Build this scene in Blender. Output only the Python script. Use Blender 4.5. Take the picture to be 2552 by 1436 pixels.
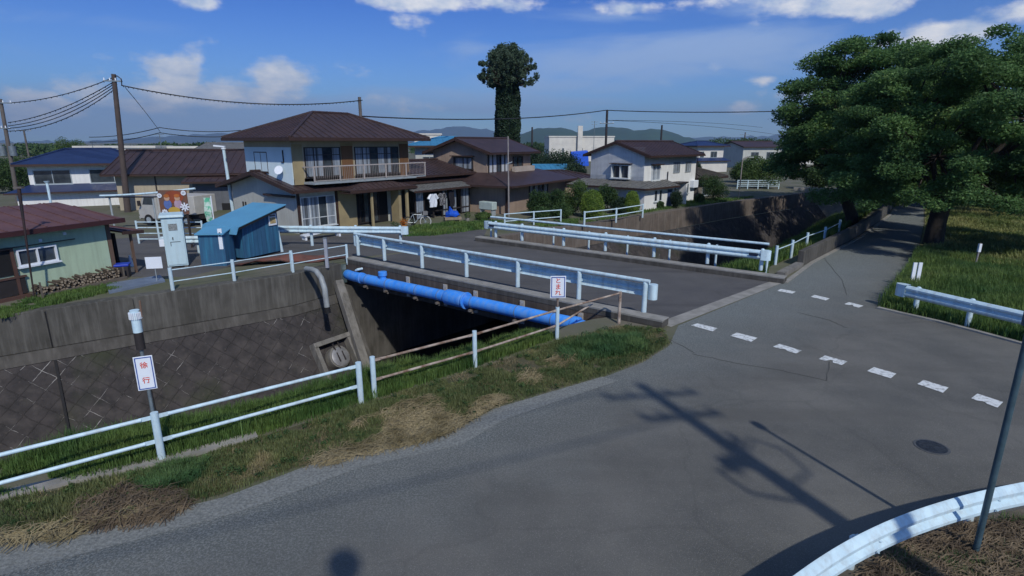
import bpy, math, random
import numpy as np
from mathutils import Vector, Matrix
from mathutils.geometry import tessellate_polygon

random.seed(7); RNG = np.random.default_rng(7)
for o in list(bpy.data.objects): bpy.data.objects.remove(o)
SC = bpy.context.scene
COL = SC.collection
# ------------------------------------------------------------------ camera
F_PX, CAM_H = 1400.0, 4.8
PITCH = math.atan(363 / F_PX)
CP, SP = math.cos(PITCH), math.sin(PITCH)
cd = bpy.data.cameras.new('camera'); cam = bpy.data.objects.new('camera', cd); COL.objects.link(cam)
cam.location = (0, 0, CAM_H); cam.rotation_euler = (math.pi / 2 - PITCH, 0, 0)
cd.sensor_width = 36; cd.lens = F_PX / 2552 * 36; cd.clip_start = .05; cd.clip_end = 30000
SC.camera = cam
# ------------------------------------------------------------------ world
SUN_EL = math.radians(41); SUN_TO = Vector((.36, -.933)).normalized()   # horizontal direction towards the sun
W = bpy.data.worlds.new('World'); SC.world = W; W.use_nodes = True
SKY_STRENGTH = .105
def world_nodes():
    nt = W.node_tree; N = nt.nodes; Lk = nt.links
    N.clear()
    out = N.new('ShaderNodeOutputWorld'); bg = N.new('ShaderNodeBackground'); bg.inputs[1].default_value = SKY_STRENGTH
    Lk.new(bg.outputs[0], out.inputs[0])
    sky = N.new('ShaderNodeTexSky'); sky.sky_type = 'NISHITA'; sky.sun_disc = False
    sky.sun_elevation = SUN_EL; sky.sun_rotation = math.atan2(SUN_TO.x, SUN_TO.y)
    sky.air_density = 1.0; sky.dust_density = .3; sky.ozone_density = 3.5; sky.altitude = 100
    def M(op, a, b=None, c=None, clamp=False):
        n = N.new('ShaderNodeMath'); n.operation = op; n.use_clamp = clamp
        for i, v in enumerate((a, b, c)):
            if v is None: continue
            if isinstance(v, (int, float)): n.inputs[i].default_value = v
            else: Lk.new(v, n.inputs[i])
        return n.outputs[0]
    tc = N.new('ShaderNodeTexCoord'); sep = N.new('ShaderNodeSeparateXYZ'); Lk.new(tc.outputs['Generated'], sep.inputs[0])
    az = M('ARCTAN2', sep.outputs[0], sep.outputs[1]); el = M('ARCSINE', sep.outputs[2])
    def noise(scale, detail, rough, vec, dist=0):
        n = N.new('ShaderNodeTexNoise'); n.inputs['Scale'].default_value = scale; n.inputs['Detail'].default_value = detail
        n.inputs['Roughness'].default_value = rough; n.inputs['Distortion'].default_value = dist; Lk.new(vec, n.inputs['Vector']); return n.outputs['Fac']
    cmb = N.new('ShaderNodeCombineXYZ'); Lk.new(az, cmb.inputs[0]); Lk.new(M('MULTIPLY', el, 1.7), cmb.inputs[1])
    puff = noise(9, 8, .58, cmb.outputs[0]); 
    cmb2 = N.new('ShaderNodeCombineXYZ'); Lk.new(az, cmb2.inputs[0]); Lk.new(M('MULTIPLY', el, 4.2), cmb2.inputs[1])
    wisp = noise(3.4, 7, .55, cmb2.outputs[0], .5)
    def blob(px, py, wx, wy, k, cur):
        x = (px - 1276) / F_PX; y = (py - 718) / F_PX
        v = Vector((x, CP - SP * y, -(SP + CP * y))).normalized()
        a0, e0 = math.atan2(v.x, v.y), math.asin(v.z); wa, we = wx / F_PX, wy / F_PX
        u = M('DIVIDE', M('SUBTRACT', az, a0), wa); w = M('DIVIDE', M('SUBTRACT', el, e0), we)
        d = M('ADD', M('MULTIPLY', u, u), M('MULTIPLY', w, w))
        g = M('MULTIPLY', M('EXPONENT', M('MULTIPLY', d, -1)), k)
        return g if cur is None else M('MAXIMUM', cur, g)
    g = None
    for b in [(455, 180, 60, 46, 1.0), (450, 230, 110, 34, .95), (570, 222, 75, 40, .95), (680, 190, 75, 46, 1.0), (640, 232, 110, 26, .8), (220, 222, 66, 38, .9), (110, 262, 80, 34, .85), (340, 262, 110, 22, .7), (1780, 165, 45, 16, .62),
              (1910, 200, 40, 14, .62), (1855, 268, 45, 16, .7), (1980, 235, 60, 20, .7), (2330, 92, 130, 26, .85), (2545, 30, 50, 25, .7), (1130, 8, 260, 24, .82), (1000, 50, 80, 18, .5), (1700, 10, 150, 22, .75), (2080, 14, 170, 30, .85), (500, 4, 60, 18, .7), (1420, 300, 70, 14, .5), (950, 255, 150, 30, .5)]:
        g = blob(*b, g)
    cum = M('ADD', g, M('MULTIPLY', M('SUBTRACT', puff, .5), 2.4))
    mr = N.new('ShaderNodeMapRange'); mr.interpolation_type = 'SMOOTHSTEP'; mr.inputs[1].default_value = .30; mr.inputs[2].default_value = .78; Lk.new(cum, mr.inputs[0])
    g2 = None
    for b in [(1650, 150, 420, 70, 1.15), (1450, 210, 380, 40, .8), (300, 60, 260, 30, .6), (1180, 110, 90, 40, .6), (600, 290, 600, 60, 1.0), (1150, 260, 500, 50, .9), (1800, 20, 500, 40, .6), (880, 170, 150, 20, .5), (2000, 300, 600, 60, .5)]:
        g2 = blob(*b, g2)
    ws = M('ADD', g2, M('MULTIPLY', M('SUBTRACT', wisp, .5), 2.0))
    mr2 = N.new('ShaderNodeMapRange'); mr2.interpolation_type = 'SMOOTHSTEP'; mr2.inputs[1].default_value = .3; mr2.inputs[2].default_value = 1.0; mr2.inputs[4].default_value = .75; Lk.new(ws, mr2.inputs[0])
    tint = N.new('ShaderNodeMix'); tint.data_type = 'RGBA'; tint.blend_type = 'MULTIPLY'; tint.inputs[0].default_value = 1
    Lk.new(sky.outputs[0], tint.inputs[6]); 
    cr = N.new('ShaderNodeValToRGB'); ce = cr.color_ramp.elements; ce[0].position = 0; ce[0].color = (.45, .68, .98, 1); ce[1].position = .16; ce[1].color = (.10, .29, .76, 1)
    for p_, c_ in ((.30, (.105, .30, .76, 1)), (.5, (1.25, 1.15, .98, 1))): e_ = ce.new(p_); e_.color = c_  # last stop: unseen overhead sky tinted brighter and warmer as added fill light
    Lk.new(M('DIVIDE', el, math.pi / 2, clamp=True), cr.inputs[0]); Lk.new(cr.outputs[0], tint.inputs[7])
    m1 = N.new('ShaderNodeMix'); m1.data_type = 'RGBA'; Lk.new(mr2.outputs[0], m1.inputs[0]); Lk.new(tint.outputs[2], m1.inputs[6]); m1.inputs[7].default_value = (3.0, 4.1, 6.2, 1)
    # cumulus: lit and shaded tones painted in by noise, pale against grey
    sh = noise(16, 5, .6, cmb.outputs[0])
    cc = N.new('ShaderNodeMix'); cc.data_type = 'RGBA'; Lk.new(M('MULTIPLY', M('SUBTRACT', sh, .34), 3.2, clamp=True), cc.inputs[0]); cc.inputs[6].default_value = (3.6, 4.5, 6.0, 1); cc.inputs[7].default_value = (7.9, 7.7, 7.5, 1)
    m2 = N.new('ShaderNodeMix'); m2.data_type = 'RGBA'; Lk.new(M('MULTIPLY', mr.outputs[0], .95), m2.inputs[0]); Lk.new(m1.outputs[2], m2.inputs[6]); Lk.new(cc.outputs[2], m2.inputs[7])
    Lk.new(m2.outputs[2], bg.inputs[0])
world_nodes()
sd = bpy.data.lights.new('sun', 'SUN'); sun = bpy.data.objects.new('sun', sd); COL.objects.link(sun)
sd.energy = 2.4; sd.angle = math.radians(1.1); sd.color = (1.0, .96, .87)
tosun = Vector((SUN_TO.x * math.cos(SUN_EL), SUN_TO.y * math.cos(SUN_EL), math.sin(SUN_EL)))
sun.rotation_euler = tosun.to_track_quat('Z', 'Y').to_euler()
sun.location = (0, -20, 30)
vs = SC.view_settings; vs.view_transform = 'Standard'; vs.look = 'None'; vs.gamma = 1; vs.exposure = 0.4; vs.use_curve_mapping = False
# ------------------------------------------------------------------ maths from the photograph
def _ray(px, py):
    x = (px - 1276) / F_PX; y = (py - 718) / F_PX
    return Vector((x, CP - SP * y, -(SP + CP * y)))
def G(px, py, z=0.0):
    r = _ray(px, py); t = (z - CAM_H) / r.z; return Vector((r.x * t, r.y * t, z))
def V(px, py, Y):
    r = _ray(px, py); t = Y / r.y; return Vector((r.x * t, Y, CAM_H + r.z * t))
# ------------------------------------------------------------------ materials
MATS = {}; HGT = {}
def mat(name, c1, c2=None, scale=4, rough=.75, bump=0, bscale=60, metal=0, stretch=(1, 1, 1), streak=None, streak_amt=.5, lo=.35, hi=.65, detail=6, spec=.35, extra=None):
    if name in MATS: return MATS[name]
    m = bpy.data.materials.new(name); m.use_nodes = True; nt = m.node_tree; N = nt.nodes; Lk = nt.links
    b = N['Principled BSDF']; b.inputs['Roughness'].default_value = rough; b.inputs['Metallic'].default_value = metal
    b.inputs['Specular IOR Level'].default_value = spec
    tc = N.new('ShaderNodeTexCoord'); mp = N.new('ShaderNodeMapping'); mp.inputs['Scale'].default_value = stretch; Lk.new(tc.outputs['Object'], mp.inputs[0])
    def noise(s, d=6, r=.6, vec=None):
        n = N.new('ShaderNodeTexNoise'); n.inputs['Scale'].default_value = s; n.inputs['Detail'].default_value = d; n.inputs['Roughness'].default_value = r
        Lk.new(vec or mp.outputs[0], n.inputs['Vector']); return n.outputs['Fac']
    def mix(f, a, c, lo_=0, hi_=1, fmax=1):
        mr = N.new('ShaderNodeMapRange'); mr.inputs[1].default_value = lo_; mr.inputs[2].default_value = hi_; mr.inputs[4].default_value = fmax; Lk.new(f, mr.inputs[0])
        x = N.new('ShaderNodeMix'); x.data_type = 'RGBA'; Lk.new(mr.outputs[0], x.inputs[0])
        for i, v in ((6, a), (7, c)):
            if isinstance(v, tuple): x.inputs[i].default_value = (*v, 1)
            else: Lk.new(v, x.inputs[i])
        return x.outputs[2]
    c2 = c2 or tuple(v * .8 for v in c1)
    col = mix(noise(scale, detail), c1, c2, lo, hi)
    if streak:
        mp2 = N.new('ShaderNodeMapping'); mp2.inputs['Scale'].default_value = (3, 3, .25); Lk.new(tc.outputs['Object'], mp2.inputs[0])
        col = mix(noise(2.2, 6, .65, mp2.outputs[0]), col, streak, .46, .68, streak_amt)
    if extra: col = extra(nt, N, Lk, tc, noise, mix, col)
    Lk.new(col, b.inputs['Base Color'])
    if bump:
        bp = N.new('ShaderNodeBump'); bp.inputs['Strength'].default_value = bump; bp.inputs['Distance'].default_value = .02
        hh = noise(bscale, 4)
        if 'h' in HGT:
            mm = N.new('ShaderNodeMath'); mm.operation = 'MULTIPLY_ADD'; Lk.new(HGT.pop('h'), mm.inputs[0]); mm.inputs[1].default_value = -1.6; Lk.new(hh, mm.inputs[2]); hh = mm.outputs[0]
        Lk.new(hh, bp.inputs['Height']); Lk.new(bp.outputs[0], b.inputs['Normal'])
    MATS[name] = m; return m
def leafmat(name, c1, c2, scale=.9, trans=.35, c3=None):
    if name in MATS: return MATS[name]
    m = bpy.data.materials.new(name); m.use_nodes = True; nt = m.node_tree; N = nt.nodes; Lk = nt.links
    N.clear(); out = N.new('ShaderNodeOutputMaterial')
    tc = N.new('ShaderNodeTexCoord'); n = N.new('ShaderNodeTexNoise'); n.inputs['Scale'].default_value = scale; n.inputs['Detail'].default_value = 5; Lk.new(tc.outputs['Object'], n.inputs['Vector'])
    cr = N.new('ShaderNodeValToRGB'); cr.color_ramp.elements[0].position = .36; cr.color_ramp.elements[0].color = (*c1, 1)
    cr.color_ramp.elements[1].position = .62; cr.color_ramp.elements[1].color = (*c2, 1)
    if c3: e = cr.color_ramp.elements.new(.74); e.color = (*c3, 1)
    Lk.new(n.outputs['Fac'], cr.inputs[0])
    n2 = N.new('ShaderNodeTexNoise'); n2.inputs['Scale'].default_value = scale * 14; Lk.new(tc.outputs['Object'], n2.inputs['Vector'])
    mr = N.new('ShaderNodeMapRange'); mr.inputs[1].default_value = .3; mr.inputs[2].default_value = .7; mr.inputs[3].default_value = .65; mr.inputs[4].default_value = 1.4; Lk.new(n2.outputs['Fac'], mr.inputs[0])
    mx = N.new('ShaderNodeVectorMath'); mx.operation = 'SCALE'; Lk.new(cr.outputs[0], mx.inputs[0]); Lk.new(mr.outputs[0], mx.inputs['Scale'])
    p = N.new('ShaderNodeBsdfPrincipled'); p.inputs['Roughness'].default_value = .6; p.inputs['Specular IOR Level'].default_value = .25; Lk.new(mx.outputs[0], p.inputs['Base Color'])
    t = N.new('ShaderNodeBsdfTranslucent'); Lk.new(mx.outputs[0], t.inputs[0])
    s = N.new('ShaderNodeMixShader'); s.inputs[0].default_value = trans; Lk.new(p.outputs[0], s.inputs[1]); Lk.new(t.outputs[0], s.inputs[2]); Lk.new(s.outputs[0], out.inputs[0])
    MATS[name] = m; return m

def asphalt_extra(patch, edge=False):
    def f(nt, N, Lk, tc, noise, mix, col):
        a = noise(70, 4, .75); col = mix(a, col, tuple(v * 2.4 for v in patch), .54, .72, .6)
        col = mix(noise(45, 3, .7), col, (.012, .012, .013), .58, .8, .45)
        mp = N.new('ShaderNodeMapping'); mp.inputs['Rotation'].default_value = (0, 0, .75); mp.inputs['Scale'].default_value = (.12, 1.0, 1); Lk.new(tc.outputs['Object'], mp.inputs[0])
        col = mix(noise(.9, 5, .6, mp.outputs[0]), col, tuple(v * .62 for v in patch), .5, .75, .7)
        v = N.new('ShaderNodeTexVoronoi'); v.feature = 'DISTANCE_TO_EDGE'; v.inputs['Scale'].default_value = .42
        nz = N.new('ShaderNodeTexNoise'); nz.inputs['Scale'].default_value = 1.4; nz.inputs['Detail'].default_value = 6; Lk.new(tc.outputs['Object'], nz.inputs['Vector'])
        ad = N.new('ShaderNodeMix'); ad.data_type = 'RGBA'; ad.inputs[0].default_value = .35; Lk.new(tc.outputs['Object'], ad.inputs[6]); Lk.new(nz.outputs['Color'], ad.inputs[7]); Lk.new(ad.outputs[2], v.inputs['Vector'])
        mr = N.new('ShaderNodeMapRange'); mr.inputs[1].default_value = 0; mr.inputs[2].default_value = .012; mr.inputs[3].default_value = .22; mr.inputs[4].default_value = 0; Lk.new(v.outputs['Distance'], mr.inputs[0])
        gate = N.new('ShaderNodeMath'); gate.operation = 'MULTIPLY'; Lk.new(mr.outputs[0], gate.inputs[0]); Lk.new(noise(.35, 2), gate.inputs[1])
        col = mix(gate.outputs[0], col, (.012, .013, .014))
        if edge:
            sx = N.new('ShaderNodeSeparateXYZ'); Lk.new(tc.outputs['Object'], sx.inputs[0])
            def m_(op, a, b):
                n = N.new('ShaderNodeMath'); n.operation = op
                for i, v in enumerate((a, b)):
                    if isinstance(v, (int, float)): n.inputs[i].default_value = v
                    else: Lk.new(v, n.inputs[i])
                return n.outputs[0]
            d = m_('SUBTRACT', m_('MULTIPLY', m_('ADD', sx.outputs[0], 7.0), .64), m_('MULTIPLY', m_('SUBTRACT', sx.outputs[1], 5.6), .77))
            d = m_('ADD', d, m_('MULTIPLY', noise(.8, 5, .6), -3.0)); mk = m_('SUBTRACT', 1.0, m_('DIVIDE', m_('ADD', d, .9), 3.4))
            cl = N.new('ShaderNodeClamp'); Lk.new(mk, cl.inputs[0])
            grit = mix(noise(34, 4, .75), (.095, .112, .112), (.29, .315, .31), .45, .62)
            x = N.new('ShaderNodeMix'); x.data_type = 'RGBA'; Lk.new(m_('MULTIPLY', cl.outputs[0], .85), x.inputs[0]); Lk.new(col, x.inputs[6]); Lk.new(grit, x.inputs[7]); col = x.outputs[2]
        return col
    return f
A1 = (.155, .152, .140)
M_ASPH = mat('asphalt', A1, (.100, .101, .096), .55, .88, .8, 110, extra=asphalt_extra(A1, True))
M_ASPH2 = mat('asphalt_bridge', (.100, .097, .098), (.078, .077, .080), .8, .9, .5, 130, extra=asphalt_extra((.07, .068, .072)))
M_GRAVEL = mat('worn_gravel', (.25, .26, .25), (.13, .14, .135), 26, .95, .9, 60)
M_DIRT = mat('dirt', (.15, .13, .10), (.09, .08, .06), 3, .95, .6, 40)
M_TURF = mat('turf', (.045, .062, .022), (.11, .10, .05), 1.3, .95, .8, 40)
M_MEADOW = mat('meadow', (.17, .19, .07), (.26, .25, .12), .35, .95, .8, 30)
M_CONC = mat('concrete', (.21, .20, .185), (.14, .135, .125), 1.5, .85, .3, 50, streak=(.07, .065, .055), streak_amt=.7)
M_CAP = mat('stained_cap_concrete', (.092, .088, .078), (.048, .046, .040), .7, .9, .3, 50, streak=(.19, .185, .17), streak_amt=.42)
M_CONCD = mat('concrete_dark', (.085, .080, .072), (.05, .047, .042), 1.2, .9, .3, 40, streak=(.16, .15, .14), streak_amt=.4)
M_CONCL = mat('concrete_light', (.30, .29, .27), (.20, .195, .18), 2.5, .85, .3, 60)
def blockx(nt, N, Lk, tc, noise, mix, col):
    mp = N.new('ShaderNodeMapping'); mp.inputs['Rotation'].default_value = (0, 0, math.radians(45)); nz = N.new('ShaderNodeTexNoise'); nz.inputs['Scale'].default_value = 2.6; nz.inputs['Detail'].default_value = 4; Lk.new(tc.outputs['UV'], nz.inputs['Vector'])
    vm = N.new('ShaderNodeVectorMath'); vm.operation = 'MULTIPLY_ADD'; Lk.new(nz.outputs['Color'], vm.inputs[0]); vm.inputs[1].default_value = (.10, .10, 0); Lk.new(tc.outputs['UV'], vm.inputs[2]); Lk.new(vm.outputs[0], mp.inputs[0])
    br = N.new('ShaderNodeTexBrick'); br.offset = 0; br.inputs['Scale'].default_value = 1; br.inputs['Brick Width'].default_value = .42; br.inputs['Row Height'].default_value = .42
    br.inputs['Mortar Size'].default_value = .015; br.inputs['Mortar Smooth'].default_value = .4; Lk.new(mp.outputs[0], br.inputs['Vector'])
    HGT['h'] = br.outputs['Fac']
    g = N.new('ShaderNodeMath'); g.operation = 'MULTIPLY'; Lk.new(br.outputs['Fac'], g.inputs[0]); Lk.new(noise(.9, 5, .65), g.inputs[1])
    col = mix(br.outputs['Fac'], col, (.026, .024, .022), 0, 1, .35); col = mix(noise(2.2, 3, .5), col, (.085, .076, .072), .5, .68, .4)
    col = mix(g.outputs[0], col, (.30, .29, .28), .54, .64, .8)
    col = mix(noise(.5, 4), col, (.035, .045, .018), .55, .75, .6)
    return mix(noise(7, 4), col, (.12, .10, .085), .6, .8, .5)
M_BLOCK = mat('stone_block_wall', (.052, .046, .046), (.028, .026, .027), 2.5, .92, .9, 14, extra=blockx)
M_WHITE = mat('white_paint', (.56, .72, .80), (.45, .60, .69), 5, .42, .06, 40, streak=(.30, .27, .24), streak_amt=.4)
M_PAINTW = mat('road_paint', (.64, .67, .68), (.24, .25, .25), 14, .75, .3, 60, lo=.5, hi=.66)
M_RUST = mat('rusty_white_pipe', (.16, .10, .07), (.42, .36, .31), 2.6, .75, .2, 60, lo=.42, hi=.62)
M_POLEGREY = mat('grey_steel', (.20, .24, .26), (.14, .17, .19), 8, .5, metal=.3)
M_POLEBLUE = mat('blue_grey_pole', (.07, .12, .15), (.045, .08, .10), 6, .4, metal=.2)
M_CPOLE = mat('concrete_pole', (.13, .115, .105), (.09, .08, .075), 2, .85, .1, 50)
M_WIRE = mat('black_cable', (.02, .022, .028), None, 3, .6)
M_BLUEPIPE = mat('blue_pipe_paint', (.05, .31, .92), (.04, .23, .74), 1.6, .55, .08, 30, streak=(.20, .36, .62), streak_amt=.6)
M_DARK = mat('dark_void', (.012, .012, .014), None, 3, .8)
M_BROOF = mat('brown_metal_roof', (.058, .036, .036), (.036, .024, .025), 1.2, .5, metal=.1, streak=(.085, .058, .055))
M_BROWNTRIM = mat('brown_trim', (.05, .028, .022), (.035, .02, .017), 3, .6)
M_NAVY = mat('navy_roof', (.018, .035, .105), (.014, .026, .08), 2, .45)
M_BLUEROOF = mat('blue_metal_roof', (.05, .22, .40), (.04, .18, .33), 1.5, .5, streak=(.03, .13, .24))
M_REDROOF = mat('red_metal_roof', (.125, .062, .06), (.09, .045, .045), .9, .6, streak=(.15, .085, .075))
M_GREYROOF = mat('grey_sheet_roof', (.16, .16, .155), (.10, .10, .10), 3, .7, streak=(.06, .06, .055))
M_MINT = mat('mint_mortar', (.42, .53, .38), (.36, .47, .34), .8, .85, .15, 70, streak=(.28, .34, .25), streak_amt=.5)
M_BEIGE = mat('beige_wall', (.40, .35, .26), (.33, .29, .22), 1, .85, .1, 60, streak=(.25, .21, .16), streak_amt=.35)
M_PALE = mat('pale_wall', (.47, .48, .44), (.40, .41, .38), .9, .85, .1, 60, streak=(.30, .29, .26), streak_amt=.35)
M_OCHRE = mat('ochre_wall', (.33, .27, .15), (.26, .21, .12), 1.2, .85, .1, 60)
M_AQUA = mat('pale_blue_wall', (.62, .74, .78), (.56, .68, .72), 1, .8, .1, 60)
M_TAN = mat('tan_wall', (.34, .26, .20), (.25, .19, .15), .7, .88, .1, 60, streak=(.17, .12, .10), streak_amt=.4)
M_HWHITE = mat('white_siding', (.74, .75, .74), (.66, .67, .66), 1, .7, streak=(.38, .38, .37), streak_amt=.3)
M_FARW = mat('far_white_wall', (.62, .60, .54), (.52, .50, .46), .6, .85)
M_GREYW = mat('grey_sheet_wall', (.12, .13, .145), (.095, .10, .115), 1, .7, streak=(.08, .085, .09))
M_FRAME = mat('aluminium_frame', (.40, .45, .47), (.34, .38, .40), 5, .4, metal=.3)
M_FRAMEW = mat('white_window_frame', (.60, .64, .66), None, 5, .5)
M_FRAMED = mat('dark_frame', (.035, .03, .03), None, 5, .5)
M_GLASS = mat('window_glass', (.06, .075, .09), (.02, .026, .034), 1.3, .08, spec=.8)
def curt(nt, N, Lk, tc, noise, mix, col):
    sep = N.new('ShaderNodeSeparateXYZ'); Lk.new(tc.outputs['Object'], sep.inputs[0])
    ad = N.new('ShaderNodeMath'); ad.operation = 'ADD'; Lk.new(sep.outputs[0], ad.inputs[0]); Lk.new(sep.outputs[1], ad.inputs[1])
    cb = N.new('ShaderNodeCombineXYZ'); Lk.new(ad.outputs[0], cb.inputs[0])
    n = N.new('ShaderNodeTexNoise'); n.inputs['Scale'].default_value = 3.6; n.inputs['Detail'].default_value = 4; n.inputs['Roughness'].default_value = .7; Lk.new(cb.outputs[0], n.inputs['Vector'])
    return mix(n.outputs['Fac'], col, (.05, .055, .065), .46, .6)
M_CURT = mat('curtained_glass', (.33, .37, .42), (.22, .26, .31), 2, .12, spec=.7, extra=curt)
M_BLUESHED = mat('blue_shed_sheet', (.035, .105, .20), (.028, .085, .165), .8, .5, streak=(.04, .21, .34), streak_amt=.6)
M_SHEDTOP = mat('light_blue_roof', (.10, .30, .47), (.09, .26, .42), 1, .45)
M_CAB = mat('pale_cabinet_paint', (.46, .60, .66), (.42, .56, .62), 2, .5, streak=(.30, .36, .36), streak_amt=.3)
M_SIGNW = mat('sign_white', (.72, .76, .82), (.66, .71, .78), 3, .35)
M_SIGNB = mat('sign_blue', (.03, .09, .36), None, 3, .4)
M_SIGNR = mat('sign_red', (.62, .05, .02), (.5, .04, .02), 9, .4)
M_TYRE = mat('rubber', (.02, .02, .02), None, 3, .7)
M_BARK = mat('bark', (.045, .036, .03), (.02, .017, .015), 6, .95, 1, 14, stretch=(1, 1, .3))
M_TARP = mat('blue_tarp', (.01, .10, .62), (.01, .07, .45), 3, .45)
M_CASTIRON = mat('cast_iron', (.03, .037, .05), (.07, .08, .095), 20, .45, .6, 60, metal=.5)
M_WATER = mat('canal_water', (.012, .014, .012), (.02, .022, .016), 1, .08, .15, 4, spec=.6)
L_CHERRY = leafmat('leaf_cherry', (.06, .125, .045), (.13, .235, .075), .6, .45, (.20, .26, .08))
L_DARK = leafmat('leaf_dark', (.014, .032, .018), (.03, .058, .028), .9, .2)
L_MID = leafmat('leaf_mid', (.028, .062, .022), (.07, .12, .04), .9, .3)
L_LIGHT = leafmat('leaf_light', (.045, .09, .025), (.11, .17, .05), .9, .35)
L_TOP = leafmat('leaf_topiary', (.075, .14, .025), (.17, .25, .04), 2.5, .25)
L_GRASS = leafmat('blade_green', (.05, .12, .045), (.12, .19, .065), .8, .35, (.17, .15, .06))
L_GRASSR = leafmat('blade_bank', (.06, .13, .035), (.14, .21, .055), .5, .35, (.13, .15, .05))
L_STRAW = leafmat('blade_straw', (.14, .115, .06), (.29, .24, .14), 2.2, .2)
L_STRAWB = leafmat('blade_straw_brown', (.08, .06, .042), (.19, .145, .095), 3, .2)
# ------------------------------------------------------------------ mesh builder
class MB:
    def __init__(s): s.v = []; s.f = []; s.uv = None
    def add(s, vs, fs):
        n = len(s.v); s.v += [tuple(v) for v in vs]; s.f += [tuple(i + n for i in f) for f in fs]; return s
    def box(s, x0, x1, y0, y1, z0, z1):
        return s.add([(x0, y0, z0), (x1, y0, z0), (x1, y1, z0), (x0, y1, z0), (x0, y0, z1), (x1, y0, z1), (x1, y1, z1), (x0, y1, z1)],
                     [(0, 3, 2, 1), (4, 5, 6, 7), (0, 1, 5, 4), (1, 2, 6, 5), (2, 3, 7, 6), (3, 0, 4, 7)])
    def hexa(s, p):   # 8 points, bottom 4 then top 4
        return s.add(p, [(0, 3, 2, 1), (4, 5, 6, 7), (0, 1, 5, 4), (1, 2, 6, 5), (2, 3, 7, 6), (3, 0, 4, 7)])
    def bar(s, a, b, w, h, up=(0, 0, 1)):
        a = Vector(a); b = Vector(b); d = (b - a).normalized(); u = Vector(up); n = d.cross(u)
        if n.length < 1e-4: n = d.cross(Vector((1, 0, 0)))
        n.normalize(); u = n.cross(d).normalized(); n *= w / 2; u *= h / 2
        return s.hexa([a - n - u, a + n - u, b + n - u, b - n - u, a - n + u, a + n + u, b + n + u, b - n + u])
    def tube(s, pts, r, seg=10, caps=True):
        pts = [Vector(p) for p in pts]; n = len(pts); rs = r if isinstance(r, (list, tuple)) else [r] * n
        ref = None; rings = []
        for i, p in enumerate(pts):
            d = (pts[min(i + 1, n - 1)] - pts[max(i - 1, 0)]).normalized()
            if ref is None: ref = d.orthogonal().normalized()
            ref = (ref - d * ref.dot(d)); ref = ref.normalized() if ref.length > 1e-6 else d.orthogonal().normalized()
            q = d.cross(ref)
            rings.append([p + (ref * math.cos(2 * math.pi * k / seg) + q * math.sin(2 * math.pi * k / seg)) * rs[i] for k in range(seg)])
        vs = [v for rg in rings for v in rg]; fs = []
        for i in range(n - 1):
            for k in range(seg):
                k2 = (k + 1) % seg; fs.append((i * seg + k, i * seg + k2, (i + 1) * seg + k2, (i + 1) * seg + k))
        if caps: fs.append(tuple(range(seg))[::-1]); fs.append(tuple((n - 1) * seg + k for k in range(seg)))
        return s.add(vs, fs)
    def cyl(s, c, r, h, seg=16, r2=None):
        c = Vector(c); return s.tube([c, c + Vector((0, 0, h))], [r, r if r2 is None else r2], seg)
    def ell(s, c, rx, ry, rz, nu=12, nv=8):
        vs = []; fs = []
        for j in range(nv + 1):
            t = math.pi * j / nv
            for i in range(nu):
                a = 2 * math.pi * i / nu; vs.append((c[0] + rx * math.sin(t) * math.cos(a), c[1] + ry * math.sin(t) * math.sin(a), c[2] + rz * math.cos(t)))
        for j in range(nv):
            for i in range(nu):
                i2 = (i + 1) % nu; fs.append((j * nu + i, (j + 1) * nu + i, (j + 1) * nu + i2, j * nu + i2))
        return s.add(vs, fs)
    def prism(s, pts, z0, z1):      # xy polygon
        n = len(pts); vs = [(p[0], p[1], z0) for p in pts] + [(p[0], p[1], z1) for p in pts]
        tri = tessellate_polygon([[Vector((p[0], p[1], 0)) for p in pts]])
        return s.add(vs, [tuple(t)[::-1] for t in tri] + [tuple(i + n for i in t) for t in tri] + [(i, (i + 1) % n, (i + 1) % n + n, i + n) for i in range(n)])
    def sheet(s, pts, z):
        tri = tessellate_polygon([[Vector((p[0], p[1], 0)) for p in pts]])
        return s.add([(p[0], p[1], z) for p in pts], [tuple(t) for t in tri])
    def sweep(s, path, prof, zs=None):   # prof: closed (n, z); n to the right of travel
        path = [Vector((p[0], p[1], p[2] if len(p) > 2 else 0)) for p in path]; N_ = len(path); k = len(prof); vs = []
        for i, p in enumerate(path):
            d1 = (path[i] - path[i - 1]) if i else (path[1] - path[0]); d2 = (path[i + 1] - path[i]) if i < N_ - 1 else d1
            a = Vector((d1.y, -d1.x, 0)).normalized(); b = Vector((d2.y, -d2.x, 0)).normalized(); m = (a + b).normalized(); m /= max(.3, m.dot(a))
            vs += [(p.x + m.x * q[0], p.y + m.y * q[0], p.z + q[1]) for q in prof]
        fs = []
        for i in range(N_ - 1):
            for j in range(k):
                j2 = (j + 1) % k; fs.append((i * k + j, i * k + j2, (i + 1) * k + j2, (i + 1) * k + j))
        tri = tessellate_polygon([[Vector((q[0], q[1], 0)) for q in prof]])
        fs += [tuple(t) for t in tri] + [tuple(x + (N_ - 1) * k for x in t) for t in tri]
        return s.add(vs, fs)
    def mesh(s, name, m, smooth=None):
        me = bpy.data.meshes.new(name); me.from_pydata(s.v, [], s.f); me.materials.append(m)
        import bmesh
        bm = bmesh.new(); bm.from_mesh(me); bmesh.ops.recalc_face_normals(bm, faces=bm.faces); bm.to_mesh(me); bm.free()
        if smooth: me.polygons.foreach_set('use_smooth', [True] * len(me.polygons)); me.set_sharp_from_angle(angle=math.radians(smooth))
        me.update(); return me
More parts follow.
